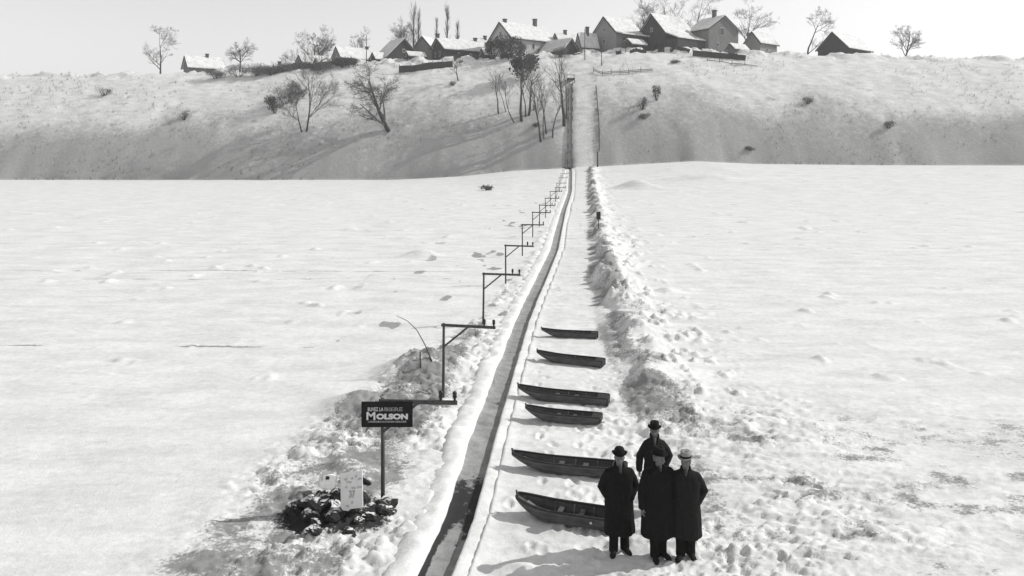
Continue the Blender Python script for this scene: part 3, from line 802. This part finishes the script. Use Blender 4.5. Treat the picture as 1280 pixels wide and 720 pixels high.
bx = empty('white_box', (p.x, p.y, hgt(p.x, p.y) + .16)); bx.rotation_euler = (R(-14), R(14), R(18))
tag(bx, 'small tilted white box with a dark torn opening, left of the upright placard', 'box')
b = MB(); b.box((0, 0, .13), (.30, .22, .25)); b.build('carton', M['board'], bx)
b = MB(); b.beam((-.15, -.11, .255), (.02, -.16, .31), .008, .06); b.box((.165, 0, .2), (.01, .2, .12)); b.build('flap', M['board'], bx)
b = MB(); b.box((-.02, -.112, .20), (.07, .006, .06)); b.build('torn_hole', M['rock'], bx)
# timber scraps in the rubble
for (a, c, r, l) in (((432, 600), (462, 606), .05, 'dark broken timber lying on top of the rubble behind the placard'), ((385, 627), (402, 640), .04, 'short dark timber on the left edge of the rubble')):
    a = flat(*a); c = flat(*c)
    b = MB(); b.tube([a + Vector((0, 0, .05)), (a + c) / 2 + Vector((0, 0, .10)), c + Vector((0, 0, .02))], [r, r * 1.2, r * .8], 8, True)
    tag(b.build('timber', M['hulldark'], None, True), l, 'timber')
# stakes and stick on the mound
p = flat(526, 459); p.z = hgt(p.x, p.y)
b = MB(); b.tube([p - Vector((0, 0, .2)), p + Vector((-.02, 0, .45))], [.028, .022], 7); tag(b.build('stake', M['wood'], None), 'short straight stake standing in the grey snow mound', 'stake')
p = flat(538, 450); p.z = hgt(p.x, p.y)
b = MB(); b.tube([p - Vector((-.05, 0, .1)), p + Vector((-.16, 0, .40)), p + Vector((-.42, .05, .85)), p + Vector((-.72, .1, 1.12)), p + Vector((-1.05, .1, 1.27))], [.018, .016, .013, .010, .006], 6); tag(b.build('bent_stick', M['wood'], None, True), 'long thin bent stick leaning out of the grey snow mound', 'stick')
# small board on a post beside the ridge
p = hit(748, 285)
ms = empty('marker_board', p); tag(ms, 'small dark marker board on a stake by the snow ridge', 'marker')
b = MB(); b.box((0, 0, .5), (.07, .07, 1.3)); b.build('stake', M['wood'], ms)
b = MB(); b.box((0, -.06, 1.0), (.34, .04, .62)); b.build('panel', M['hulldark'], ms)

# ------------------------------------------------------------------ trees
def branches(bt, bc, p, d, ln, r, lev, q, spread, up, minr, nseg=4, side=7, trunk_frac=.25, kids=(4, 6)):
    pts = [Vector(p)]; rad = [r]; d = Vector(d).normalized()
    for i in range(nseg):
        d = (d + Vector((q.gauss(0, .10), q.gauss(0, .10), up * .12))).normalized()
        pts.append(pts[-1] + d * ln / nseg); rad.append(max(minr, r * (1 - .72 * (i + 1) / nseg)))
    (bt if lev == 0 else bc).tube(pts, rad, 7 if lev == 0 else (5 if lev == 1 else 3))
    if lev >= side: return
    for k in range(q.randint(*kids)):
        t = q.uniform(trunk_frac if lev == 0 else .2, 1.0)
        f = t * nseg; i = min(nseg - 1, int(f)); pp = pts[i].lerp(pts[i + 1], f - i)
        ax = Vector((q.gauss(0, 1), q.gauss(0, 1), q.gauss(0, .4))).normalized()
        dd = (pts[i + 1] - pts[i]).normalized()
        perp = (ax - dd * ax.dot(dd)).normalized()
        a = R(q.uniform(spread * .6, spread * 1.3))
        nd = dd * math.cos(a) + perp * math.sin(a)
        branches(bt, bc, pp, nd, ln * q.uniform(.45, .75) * (1.05 - .35 * t), max(minr, rad[i] * .55), lev + 1, q, spread, up, minr, 3, side, trunk_frac, kids)

def bare_tree(pos, h, r, seed, label, lean=(0, 0), spread=42, up=.5, side=4, trunk_frac=.3, kids=(4, 6), mat='bark', name='bare_tree', group='bare trees on the hillside', minr=.016, extra=None, lnf=.75):
    q = random.Random(seed); bt, bc = MB(), MB()
    root = empty(name, pos)
    branches(bt, bc, (0, 0, -.3), (lean[0], lean[1], 1), h * lnf, r, 0, q, spread, up, minr, 5, side, trunk_frac, kids)
    if extra:
        for (x, y, hh, lx, rr_) in extra: branches(bt, bc, (x, y, -.3), (lx, 0, 1), hh * lnf, rr_, 0, q, spread, up, minr, 5, side, trunk_frac, kids)
    bt.build('trunk', M[mat], root, True); bc.build('crown', M['twig'], root)
    tag(root, label, 'tree', group); return root
S24 = .23
def HT(px, py): return hit(px, py)
bare_tree(HT(383, 164), 16.5, .26, 1, 'bare slender tree with two stems on the left of the hillside', (.0, 0), 36, .5, 4, .25, (6, 8), extra=((-1.2, -.2, 9, -.25, .2),), lnf=.9)
bare_tree(HT(486, 164), 20, .6, 12, 'broad bare tree leaning left, alone on the middle of the hillside', (-.36, 0), 58, .55, 4, .12, (6, 8), lnf=.72, minr=.018)
bare_tree(HT(573, 101), 6.0, .2, 5, 'small bare tree just below the dark board fence', (-.12, 0), 35, .5, 4, .3, lnf=.8)
gr = [(652, 151, 15, .32, -.03, 'thick dark trunk at the left of the grove, under the evergreen'), (661, 144, 12, .28, .12, 'crooked trunk leaning right in the grove, under the evergreen'), (657, 146, 11, .16, -.06, 'thin stem between the two trunks under the evergreen'),
      (676, 177, 13.5, .22, -.02, 'tall straight stem lowest on the slope in the grove'), (680, 173, 12, .13, .0, 'thin pale stem beside the lowest one in the grove'), (683, 167, 13, .17, .03, 'straight stem third from the lowest in the grove'),
      (691, 172, 12, .16, .14, 'thin stem leaning right in the middle of the grove'), (705, 157, 16, .36, .0, 'thickest dark straight trunk beside the slide'), (708, 148, 12, .13, .09, 'thin stem tilted against the thick trunk beside the slide'),
      (623, 142, 10, .18, -.1, 'short bushy bare tree at the far left of the grove'), (643, 153, 11, .13, -.35, 'thin arching stem leaning left at the grove edge'), (633, 140, 9, .10, -.3, 'small arching stem behind the left edge of the grove'), (667, 138, 8, .12, .1, 'small stem at the back of the grove')]
for i, (x, y, h, r, ln, lab) in enumerate(gr):
    bare_tree(HT(x, y), h, r * 1.25, 30 + i, lab, (ln, 0), 30, .5, 3, .45, (4, 6), mat='bark', group='bare trees of the grove beside the slide', lnf=.85)
def poplar(px, base, top, w, seed, label):
    y = 262; x = (px - 640) / FPX * y; z = HC + (YH - base) / FPX * y; h = (base - top) / FPX * y
    g = hgt(x, y); z0 = min(g, z)
    q = random.Random(seed); bt, bc = MB(), MB(); root = empty('poplar_tree', (x, y, z0)); h += z - z0
    bt.tube([(0, 0, -.3), (0, 0, h * .5), (.1, 0, h)], [.35, .22, .04], 7)
    for k in range(60):
        t = q.uniform(.2, .97); a = q.uniform(0, 6.28); rr = w * .27 * (1 - .55 * t) * q.uniform(.4, 1)
        p0 = Vector((0, 0, h * t * .9)); p1 = p0 + Vector((rr * math.cos(a), rr * math.sin(a), h * q.uniform(.07, .16)))
        p2 = p1 + Vector((rr * .2 * math.cos(a), rr * .2 * math.sin(a), h * q.uniform(.05, .1)))
        bc.tube([p0, p1, p2], [.05, .035, .015], 3)
        for _ in range(3):
            s = p0.lerp(p1, q.uniform(.3, 1)); bc.tube([s, s + Vector((q.gauss(0, .35), q.gauss(0, .35), q.uniform(.8, 1.8)))], [.022, .012], 3)
    bt.build('trunk', M['bark'], root, True); bc.build('crown', M['twig'], root)
    tag(root, label, 'tree', 'bare trees behind the houses')
poplar(517, 60, 6, 9, 3, 'stout upright bare poplar behind the steep snow roofed barn')
poplar(523, 60, 12, 6, 13, 'thinner upright bare poplar just right of the stout one')
poplar(559, 55, 6, 6, 4, 'slim pointed poplar behind the long low house')
poplar(546, 50, 22, 4, 5, 'small faint poplar left of the slim pointed one')
poplar(572, 48, 26, 4, 6, 'small faint poplar right of the slim pointed one')
def back_tree(px, base, top, seed, label, spread=45, y=262):
    x = (px - 640) / FPX * y; g = hgt(x, y); h = HC + (YH - top) / FPX * y - g
    bare_tree((x, y, g), h, .35, seed, label, (rng.uniform(-.1, .1), 0), spread, .45, 4, .25, (5, 7), group='bare trees behind the houses', lnf=.72)
for px, top, sd, lab in ((402, 33, 61, 'round bare tree behind the small houses at the left'), (392, 40, 62, 'low bare tree left of the round one at the left'), (500, 22, 63, 'wide bare tree behind the barn, left of the stout poplar'), (450, 42, 64, 'thin bare tree by the gabled cottage at the left'),
                         (808, 0, 65, 'wide bare tree behind the two gabled houses at right'), (838, -6, 66, 'bare tree above the lean-to house roof'), (862, -12, 67, 'tall bare tree left of the chimney at right'), (930, 4, 68, 'pale bare tree at the right edge of the houses'),
                         (300, 45, 69, 'bare tree beyond the left end of the village'), (200, 38, 70, 'bare tree far off at the left of the ridge'), (1010, 8, 71, 'bare tree beyond the right end of the houses'), (1130, 20, 72, 'bare tree far off at the right of the ridge')):
    back_tree(px, 70, top, sd, lab)

def bush(px, py, w, h, seed, label, mat='brush', n=420, pos=None, name='bush', group='bushes on the hillside', leaf=.16):
    p = pos or hit(px, py); q = random.Random(seed); b = MB(); bt = MB()
    root = empty(name, p)
    lob = [(q.uniform(-.5, .5) * w * .7, q.uniform(-.3, .3) * w * .5, h * q.uniform(.3, .75), q.uniform(.22, .42)) for _ in range(7)]
    for k in range(n):
        lx, ly, lz, lr = q.choice(lob)
        d = Vector((q.gauss(0, 1), q.gauss(0, 1), q.gauss(0, 1))).normalized() * (q.random() ** .4)
        c = Vector((lx + d.x * lr * w, ly + d.y * lr * w * .8, max(.05, lz + d.z * lr * h)))
        a = Vector((q.gauss(0, 1), q.gauss(0, 1), q.gauss(.4, 1))).normalized(); t = a.orthogonal().normalized()
        if mat == 'ever':
            s = leaf * q.uniform(.7, 1.6); b.add([c - a * s, c + t * s * .55, c + a * s, c - t * s * .55], [(0, 1, 2, 3)])
        else:
            s = leaf * 2.2 * q.uniform(.6, 1.6); b.tube([c - a * s, c + a * s + t * s * .2], [.03, .015], 3)
    for k in range(7):
        lx, ly, lz, lr = lob[k]; bt.tube([(lx * .2, ly * .2, -.2), (lx * .7, ly * .7, lz * .6), (lx, ly, lz)], [.09, .06, .03], 5)
    bt.build('stem', M['bark'], root); b.build('foliage', M[mat], root)
    return tag(root, label, 'bush', group)
bush(344, 142, 5.0, 5.0, 1, 'dark tangled bush at the left of the hillside, lower one', 'ever', 1100)
bush(357, 130, 6.5, 6.0, 2, 'larger grey bush upslope of the tangled one at left', 'brush', 900)
bush(368, 118, 4.0, 3.6, 3, 'small bush at the upper right of the dark bushes at left', 'brush', 500)
bush(656, 100, 7.0, 8.0, 4, 'big dark evergreen clump over the grove', 'ever', 1700, name='evergreen_clump', leaf=.34)
bush(803, 137, 2.6, 3.6, 5, 'left one of the three small bushes on the right slope', 'brush', 300)
bush(821, 126, 2.2, 4.6, 6, 'tallest and darkest of the three small bushes on the right slope', 'ever', 420)
bush(805, 149, 3.4, 1.6, 7, 'lowest and flattest of the three small bushes on the right slope', 'brush', 240)
bush(567, 107, 2.0, 1.2, 8, 'tiny bush below the small bare tree', 'brush', 120)
bush(611, 240, .01 + 2.2, .8, 9, 'low tuft of brush on the far ice near the shore', 'brush', 160, pos=Vector((-.03 * 137 + 0, 137, hgt(-4.1, 137))))
for i, (x, y, w, h, n) in enumerate(((340, 92, 5, 3, 500), (352, 88, 5, 3.2, 500), (363, 86, 4, 2.4, 400), (376, 84, 5, 2.6, 500), (392, 86, 4, 2.8, 450), (407, 85, 4, 2.6, 450), (430, 82, 5, 3.5, 500), (440, 78, 3, 2, 300), (618, 70, 5, 4.5, 700), (634, 70, 6, 5.5, 900), (648, 66, 4, 3, 400), (700, 70, 3, 2.5, 300), (320, 93, 5, 3, 450), (298, 94, 6, 3.2, 450), (270, 96, 5, 2.6, 400))):
    tone = 'ever' if i in (3, 4, 6, 8, 9) else 'brush'
    where = 'bush in the dark hedge along the left rim of the hill, number %s from the left' % ordn[i] if i < 8 else ['dark shrub under the left corner of the big house', 'dark shrub under the gable of the big house', 'low shrub at the middle front of the big house', 'small shrub below the low shed', 'brush just past the left end of the village hedge', 'brush farther left of the village hedge', 'brush farthest left on the hill rim'][i - 8]
    if i < 8: where = '%s bush from the left in the hedge along the left rim of the hill' % ordn[i]
    bush(x, y + 2, w * 1.3, h * (.85 if i < 8 else 1.2), 80 + i, where, tone, int(n * 1.3), group='shrubs along the hill rim', leaf=.24)

def weeds():
    q = random.Random(77); b = MB(); N_ = 2400
    xs = np.array([q.uniform(-190, 190) for _ in range(N_ * 3)]); ys = np.array([FOOT + 1 + 44 * q.random() ** 1.5 for _ in range(N_ * 3)])
    keep = fbm(xs * .07 + 4, ys * .12, 4, .6) > np.array([q.uniform(.42, .62) for _ in range(N_ * 3)])
    xs, ys = xs[keep][:N_], ys[keep][:N_]; zs = height(xs, ys)
    keep = np.abs(xs - chx(ys) - 2.5) > 4.5
    for x, y, z in zip(xs[keep], ys[keep], zs[keep]):
        for _ in range(q.randint(2, 4)):
            h = q.uniform(.4, 1.1); a = q.uniform(0, 6.28); l = q.uniform(.05, .4); w = .03
            p0 = Vector((x + q.gauss(0, .15), y + q.gauss(0, .15), z - .05)); p1 = p0 + Vector((l * math.cos(a), l * math.sin(a), h))
            b.add([p0 + Vector((-w, 0, 0)), p0 + Vector((w, w, 0)), p0 + Vector((0, -w, 0)), p1], [(0, 1, 3), (1, 2, 3), (2, 0, 3)])
    tag(b.build('dry_weeds', M['brush'], None), kind='stuff')
weeds()
for i, (x, y, w, h, lab) in enumerate(((938, 188, 2.6, 1.0, 'dark low brush at the right near the shore'), (845, 79, 3.2, .9, 'flat brush under the rim below the lean-to house'),
        (670, 158, 1.8, 1.0, 'tangle of brush on the ground inside the grove'), (1010, 130, 3.0, 2.2, 'bush out on the slope beyond the right end of the village'), (1110, 160, 3.4, 2.2, 'bush low on the slope far to the right'), (230, 150, 3.4, 2.6, 'bush on the slope far to the left'), (130, 120, 4, 3, 'bush high on the slope at the far left'))):
    bush(x, y, w, h, 200 + i, lab, 'brush', 200)
# ------------------------------------------------------------------ houses
PX = .243
def house(name, label, ox, gpx, lpx, eave, ridge_h, psi=38, mirror=False, wall='w_mid', dy=1.5, base=None, chim=(), wins=(), gwins=(), door=None, extra=None, cat='house', roof='roof_snow', thick=.35):
    """ox: px of the near corner; gpx/lpx: px width of gable and long side; eave/ridge heights in px above the base row"""
    psi = R(psi); L = lpx * PX / math.cos(psi); W = gpx * PX / math.sin(psi)
    y = FOOT + DH + dy; x = (ox - 640) / FPX * y
    g = hgt(x, y)
    if base is not None: zb = HC + (YH - base) / FPX * y
    else: zb = g
    root = empty(name, (x, y, zb))
    tag(root, label, cat, 'houses along the top of the hill')
    sx = -1 if mirror else 1
    u = Vector((sx * math.cos(psi), math.sin(psi), 0)); v = Vector((-sx * math.sin(psi), math.cos(psi), 0))
    he, hr = eave * PX, ridge_h * PX
    P = lambda a, b, z: u * a + v * b + Vector((0, 0, z))
    b = MB()
    b.add([P(0, 0, -2), P(L, 0, -2), P(L, W, -2), P(0, W, -2), P(0, 0, he), P(L, 0, he), P(L, W, he), P(0, W, he), P(0, W / 2, hr), P(L, W / 2, hr)],
          [(0, 1, 5, 4), (2, 3, 7, 6), (3, 0, 4, 8, 7), (1, 2, 6, 9, 5)])
    b.build('wall', M[wall], root, fixn=False)
    sl = (hr - he) / (W / 2); o = .55
    rb = MB(); t = thick
    for s in (0, 1):
        f = (lambda bb: bb) if s == 0 else (lambda bb: W - bb)
        e0, e1 = -o, W / 2
        z0, z1 = he - o * sl + .03, hr + .03
        vs = [P(-o, f(e0), z0), P(L + o, f(e0), z0), P(L + o, f(e1), z1), P(-o, f(e1), z1), P(-o, f(e0), z0 + t), P(L + o, f(e0), z0 + t), P(L + o, f(e1), z1 + t), P(-o, f(e1), z1 + t)]
        rb.add(vs, [(0, 1, 2, 3), (7, 6, 5, 4), (0, 4, 5, 1), (1, 5, 6, 2), (3, 7, 4, 0)])
    ro = rb.build('roof', M[roof], root, fixn=False)
    fb = MB()                                  # dark barge boards under the snow
    for a in (-o - .06, L + o + .06):
        for s in (0, 1):
            f = (lambda bb: bb) if s == 0 else (lambda bb: W - bb)
            fb.beam(P(a, f(-o), he - o * sl - .05), P(a, f(W / 2), hr - .05), .12, .32)
    fb.beam(P(-o, -o - .07, he - o * sl - .08), P(L + o, -o - .07, he - o * sl - .08), .12, .28)
    fb.build('barge_board', M['w_dark'], root)
    m3 = Matrix((u, v, Vector((0, 0, 1)))).transposed()
    for (fa, h, wd) in chim:
        c = MB(); c.box(P(L * fa, W / 2, hr + h * PX / 2 - .3), (wd, wd, h * PX + .8), m3); c.box(P(L * fa, W / 2, hr + h * PX + .12), (wd + .25, wd + .25, .22), m3); c.build('chimney', M['brick'], ro)
    def win(a, bb, z, ww, wh, on):
        if on == 'l': c = P(a, -.03, z); dims = (ww, .12, wh); gl = P(a, -.10, z)
        else: c = P(-.03, bb, z); dims = (.12, ww, wh); gl = P(-.10, bb, z)
        k = MB(); k.box(c, dims, m3); w_ = k.build('window', M['trim'], root)
        k = MB(); dd = (dims[0] - .3, .06, wh - .3) if on == 'l' else (.06, ww - .3, wh - .3)
        k.box(gl, dd, m3); k.build('pane', M['glassy'], w_)
    for (fa, z, ww, wh) in wins: win(L * fa, 0, z * PX, ww, wh, 'l')
    for (fb_, z, ww, wh) in gwins: win(0, W * fb_, z * PX, ww, wh, 'g')
    if door:
        k = MB(); k.box(P(L * door, -.05, 1.05), (1.1, .16, 2.1), m3); k.build('door', M['w_dark'], root)
    if extra: extra(root, P, L, W, he, hr, m3)
    return root

def lean_to(depth, drop, a0=0.0, a1=1.0, wall=True, mat='w_dark'):
    def f(root, P, L, W, he, hr, m3):
        b = MB(); z1 = he - .25; z0 = z1 - drop; t = .35
        A0, A1 = L * a0 - .4, L * a1 + .4
        vs = [P(A0, -depth, z0), P(A1, -depth, z0), P(A1, -.02, z1), P(A0, -.02, z1)]; vs += [p + Vector((0, 0, t)) for p in vs]
        b.add(vs, [(3, 2, 1, 0), (4, 5, 6, 7), (0, 1, 5, 4), (1, 2, 6, 5), (3, 0, 4, 7)])
        b.build('porch_roof', M['roof_snow'], root)
        if wall:
            b = MB(); b.box(P((A0 + A1) / 2, -depth / 2, (z0 - 2.2) / 2 - .05), (A1 - A0 - .9, depth - .6, z0 + 2.2), m3); b.build('porch_wall', M[mat], root)
        else:
            for k in range(4):
                b = MB(); b.box(P(A0 + .4 + (A1 - A0 - .8) * k / 3, -depth + .3, z0 / 2 - .6), (.16, .16, z0 + 1.2), m3); b.build('porch_post', M[mat], root)
    return f

house('cottage', 'tiny far left hut with a chimney on the rim', 346, 6, 9, 4, 9, wall='w_dark', chim=((.5, 4, .8),), dy=6)
house('cottage', 'small pale cottage with a snow roof at the left of the village', 379, 12, 34, 8, 17, wall='w_grey', dy=4, gwins=((.5, 6, .8, 1.1),), wins=((.3, 4, .9, 1.1), (.7, 4, .9, 1.1)))
house('cottage', 'gabled cottage with a broad snow roof, left of the barn', 427, 15, 36, 10, 23, wall='w_grey', dy=3, chim=((.9, 3, .8),), wins=((.25, 6, .9, 1.2), (.6, 6, .9, 1.2)), gwins=((.5, 9, .8, 1.2),))
house('barn', 'dark barn with a steep snow roof sloping far down to the left', 484, 37, 19, 7, 30, 50, True, wall='w_dark', dy=3, cat='barn', gwins=((.5, 15, 1.0, 1.2),))
house('cottage', 'narrow dark gable behind the barn, below the poplars', 540, 25, 8, 18, 33, 66, wall='w_mid', dy=9)
house('long_house', 'long low dark house with a snow roof and two chimneys', 556, 21, 56, 15, 29, 34, wall='w_dark', dy=2.5, chim=((-.0, 5, .9), (.82, 4, .9)), gwins=((.35, 9, .9, 1.6), (.65, 9, .9, 1.6)), wins=((.3, 8, .9, 1.3), (.55, 8, .9, 1.3), (.85, 8, .9, 1.3)), door=.42)
house('big_house', 'largest pale house in the middle, with snow roof and two chimneys', 640, 29, 54, 21, 42, 38, wall='w_pale', dy=2.5, chim=((.1, 4, .9), (.82, 9, 1.0)), gwins=((.5, 27, 1.0, 1.5), (.5, 11, 1.0, 1.5)), wins=((.2, 12, 1.0, 1.7), (.5, 12, 1.0, 1.7), (.8, 12, 1.0, 1.7)), door=.65)
house('shed', 'low dark shed with a snow roof right of the biggest house', 704, 20, 26, 8, 22, 45, True, wall='w_dark', dy=.8, cat='shed')
house('cottage', 'small pale cottage with a chimney between the shed and the gabled houses', 727, 5, 21, 13, 26, 30, wall='w_pale', dy=4, chim=((.5, 8, .8),), wins=((.5, 7, .9, 1.2),))
house('village_house', 'pale gabled house with a porch right of the slide top', 770, 25, 36, 26, 46, 38, wall='w_grey', dy=3.5, gwins=((.5, 30, .9, 1.4), (.5, 15, .9, 1.4)), wins=((.3, 18, .9, 1.4), (.7, 18, .9, 1.4)), extra=lean_to(3.2, .9, 0, 1, False))
house('village_house', 'dark gabled house with a long lean-to roof in front', 832, 28, 44, 24, 49, 38, wall='w_dark', dy=3.2, gwins=((.5, 29, 1.0, 1.3),), wins=(), extra=lean_to(5.0, 2.0, .0, 1.25, True, 'w_dark'))
house('village_house', 'grey house at right with its gable to the front and a brick chimney', 886, 45, 19, 32, 49, 58, True, wall='w_mid', dy=6, chim=((.45, 9, 1.0),), gwins=((.45, 29, 2.0, 2.4), (.3, 12, 1.0, 1.5), (.7, 12, 1.0, 1.5)))
house('cottage', 'faint low house at the right end of the village', 950, 14, 30, 20, 33, 40, wall='w_grey', dy=10, wins=((.4, 10, .9, 1.3),))
house('cottage', 'dark cottage beyond the left end of the village', 236, 14, 34, 10, 23, 38, wall='w_mid', dy=5, chim=((.6, 4, .8),), wins=((.4, 6, .9, 1.2),))
house('barn', 'dark barn beyond the right end of the village', 1060, 26, 46, 14, 34, 40, wall='w_dark', dy=6, cat='barn')
house('shed', 'tiny lean snow capped shed in front of the narrow dark gable', 512, 5, 17, 7, 11, 30, wall='w_dark', dy=.2, cat='shed')

house('shed', 'small dark shed between the gabled cottage and the barn', 470, 7, 14, 6, 12, 40, wall='w_dark', dy=1.2, cat='shed')
house('shed', 'low snow roofed shed in front of the pale cottage at left', 398, 6, 16, 5, 10, 35, wall='w_mid', dy=.5, cat='shed')
house('shed', 'tiny dark shed under the left gable of the biggest house', 606, 5, 10, 7, 12, 40, wall='w_dark', dy=.3, cat='shed')
house('shed', 'small dark shed in front of the porch house', 790, 7, 18, 6, 11, 34, wall='w_dark', dy=-.6, cat='shed')
house('shed', 'low grey shed at the right rim below the brick chimney house', 918, 6, 20, 7, 12, 35, wall='w_mid', dy=.4, cat='shed')
house('cottage', 'pale roofed cottage behind the shed and the biggest house', 700, 9, 30, 22, 33, 34, wall='w_grey', dy=12, chim=((.4, 5, .8),))
house('cottage', 'pale cottage half hidden behind the long low house', 600, 8, 20, 20, 31, 34, wall='w_grey', dy=13, chim=((.5, 4, .8),))
# ------------------------------------------------------------------ fences
def fence(pts, h, label, mat='w_dark', gap=0, posts=True, name='board_fence', step=2.4, embed=.5, rails=None, skip=0.0):
    P = [hit(*p) for p in pts]
    root = empty(name, P[0]); off = P[0]; tag(root, label, 'fence')
    b = MB()
    def flush(b):
        if b.v: b.build('rail' if rails else 'boards', M[mat], root)
        return MB()
    for a, c in zip(P[:-1], P[1:]):
        d = c - a; n = max(1, int(d.length / step))
        for k in range(n):
            p0 = a + d * k / n; p1 = a + d * (k + 1) / n
            p0 = Vector((p0.x, p0.y, hgt(p0.x, p0.y))); p1 = Vector((p1.x, p1.y, hgt(p1.x, p1.y)))
            dz = rng.uniform(-.12, .12)
            pb = MB(); pb.box(p0 - off + Vector((0, -.1, h / 2)), (.16, .16, h + .9 + rng.uniform(-.2, .3))); pb.build('fence_post', M[mat], root)
            if rng.random() < skip: b = flush(b); continue
            if rails:
                for rz in rails:
                    rb = MB(); rb.beam(p0 - off + Vector((0, 0, rz + dz)), p1 - off + Vector((0, 0, rz)), .08, .2); rb.build('rail', M[mat], root)
            else:
                b.beam(p0 - off + Vector((0, 0, (h - embed) / 2 + dz)), p1 - off + Vector((0, 0, (h - embed) / 2 + dz)), .08, h + embed)
    flush(b)
fence([(499, 91), (528, 88), (566, 84)], 1.9, 'dark board fence below the barn and long house', 'w_dark')
fence([(742, 90), (753, 94), (786, 92), (816, 90)], 1.0, 'low rail fence on the slope right of the slide top', 'w_mid', rails=(.35, .75))
fence([(866, 70), (900, 73), (932, 76)], 1.7, 'dark board fence in front of the houses at right', 'w_dark')
fence([(884, 76), (915, 81), (947, 84)], .6, 'low broken rail below the fence at right', 'w_mid', rails=(.3,))
fence([(700, 72), (728, 68)], 1.0, 'short dark fence below the low shed', 'w_dark', rails=(.3, .8))
fence([(336, 90), (372, 86), (410, 82), (446, 79)], 1.3, 'grey broken board fence along the left rim behind the hedge', 'w_mid', step=1.8, skip=.2)
fence([(568, 76), (598, 74), (640, 71)], 1.2, 'dark yard fence in front of the long house', 'w_dark', step=1.6, skip=.25)
fence([(770, 68), (800, 66), (830, 65), (862, 66)], .9, 'low dark yard fence below the porch house and the lean-to house', 'w_dark', step=1.5, skip=.3)
fence([(745, 110), (747, 135), (749, 165), (749, 190)], .5, 'row of dark stakes and boards climbing beside the lane up the hill', 'w_dark', name='stake_fence', step=1.1, rails=(.2,), skip=.35)
p = hit(747, 207)
b = MB(); b.tube([p - Vector((0, 0, .3)), p + Vector((0, 0, 3.0))], [.18, .15], 7); tag(b.build('gate_post', M['w_dark'], None), 'dark thick post at the foot of the hill beside the lane', 'post')
for px, base, top, lab in ((458, 78, 44, 'thin pole beside the gabled cottage at left'), (731, 75, 36, 'thin pole in front of the small pale cottage'), (752, 82, 62, 'short thin pole left of the porch')):
    p = hit(px, base); hh = (base - top) / FPX * p.y
    b = MB(); b.tube([p - Vector((0, 0, .3)), p + Vector((0, 0, hh))], [.14, .09], 6); tag(b.build('thin_pole', M['wood'], None), lab, 'pole')

# ------------------------------------------------------------------ light, sky, camera
AZ, EL = R(14), R(36)                  # sun from the right, a little behind the scene
sv = Vector((math.cos(EL) * math.cos(AZ), math.cos(EL) * math.sin(AZ), math.sin(EL)))
ld = bpy.data.lights.new('sun', 'SUN'); ld.energy = 3.3; ld.angle = R(.5); ld.color = (1, .995, .98)
lo = bpy.data.objects.new('sun', ld); COL.objects.link(lo); lo.location = (30, 0, 60)
lo.rotation_euler = (-sv).to_track_quat('-Z', 'Y').to_euler()
w = bpy.data.worlds.new('World'); scene.world = w; w.use_nodes = True
nt = w.node_tree; bg = nt.nodes['Background']
sk = nt.nodes.new('ShaderNodeTexSky'); sk.sky_type = 'NISHITA'; sk.sun_disc = False
sk.sun_elevation = EL; sk.sun_rotation = math.pi / 2 - AZ; sk.dust_density = 0.0; sk.air_density = 1.0; sk.altitude = 50
bw = nt.nodes.new('ShaderNodeSeparateColor')      # a blue sensitive plate: the sky records by its blue light
nt.links.new(sk.outputs['Color'], bw.inputs['Color']); nt.links.new(bw.outputs['Blue'], bg.inputs['Color'])
bg.inputs['Strength'].default_value = .12

HZ = 1
b = MB(); b.box((0, 325, 36), (1400, 800, 84))
hm = bpy.data.materials.new('winter_haze'); hm.use_nodes = True; hn = hm.node_tree
hn.nodes.remove(hn.nodes['Principled BSDF'])
pv = hn.nodes.new('ShaderNodeVolumePrincipled'); pv.inputs['Color'].default_value = (.95, .95, .95, 1); pv.inputs['Density'].default_value = .0005; pv.inputs['Anisotropy'].default_value = .0
hn.links.new(pv.outputs['Volume'], hn.nodes['Material Output'].inputs['Volume'])
tag(b.build('haze', hm, None, fixn=True), kind='stuff')

cd = bpy.data.cameras.new('camera'); cam = bpy.data.objects.new('camera', cd); COL.objects.link(cam)
cam.location = (0, 0, HC); cam.rotation_euler = (R(90), 0, 0)
cd.sensor_fit = 'HORIZONTAL'; cd.sensor_width = 36; cd.lens = 36 * FPX / 1280
cd.shift_y = -(360 - YH) / 1280
cd.clip_start = .1; cd.clip_end = 5000
scene.camera = cam
scene.render.resolution_x = 1024; scene.render.resolution_y = 576
vs = scene.view_settings; vs.view_transform = 'Standard'; vs.look = 'None'; vs.gamma = 1; vs.exposure = 0.3; vs.use_curve_mapping = False
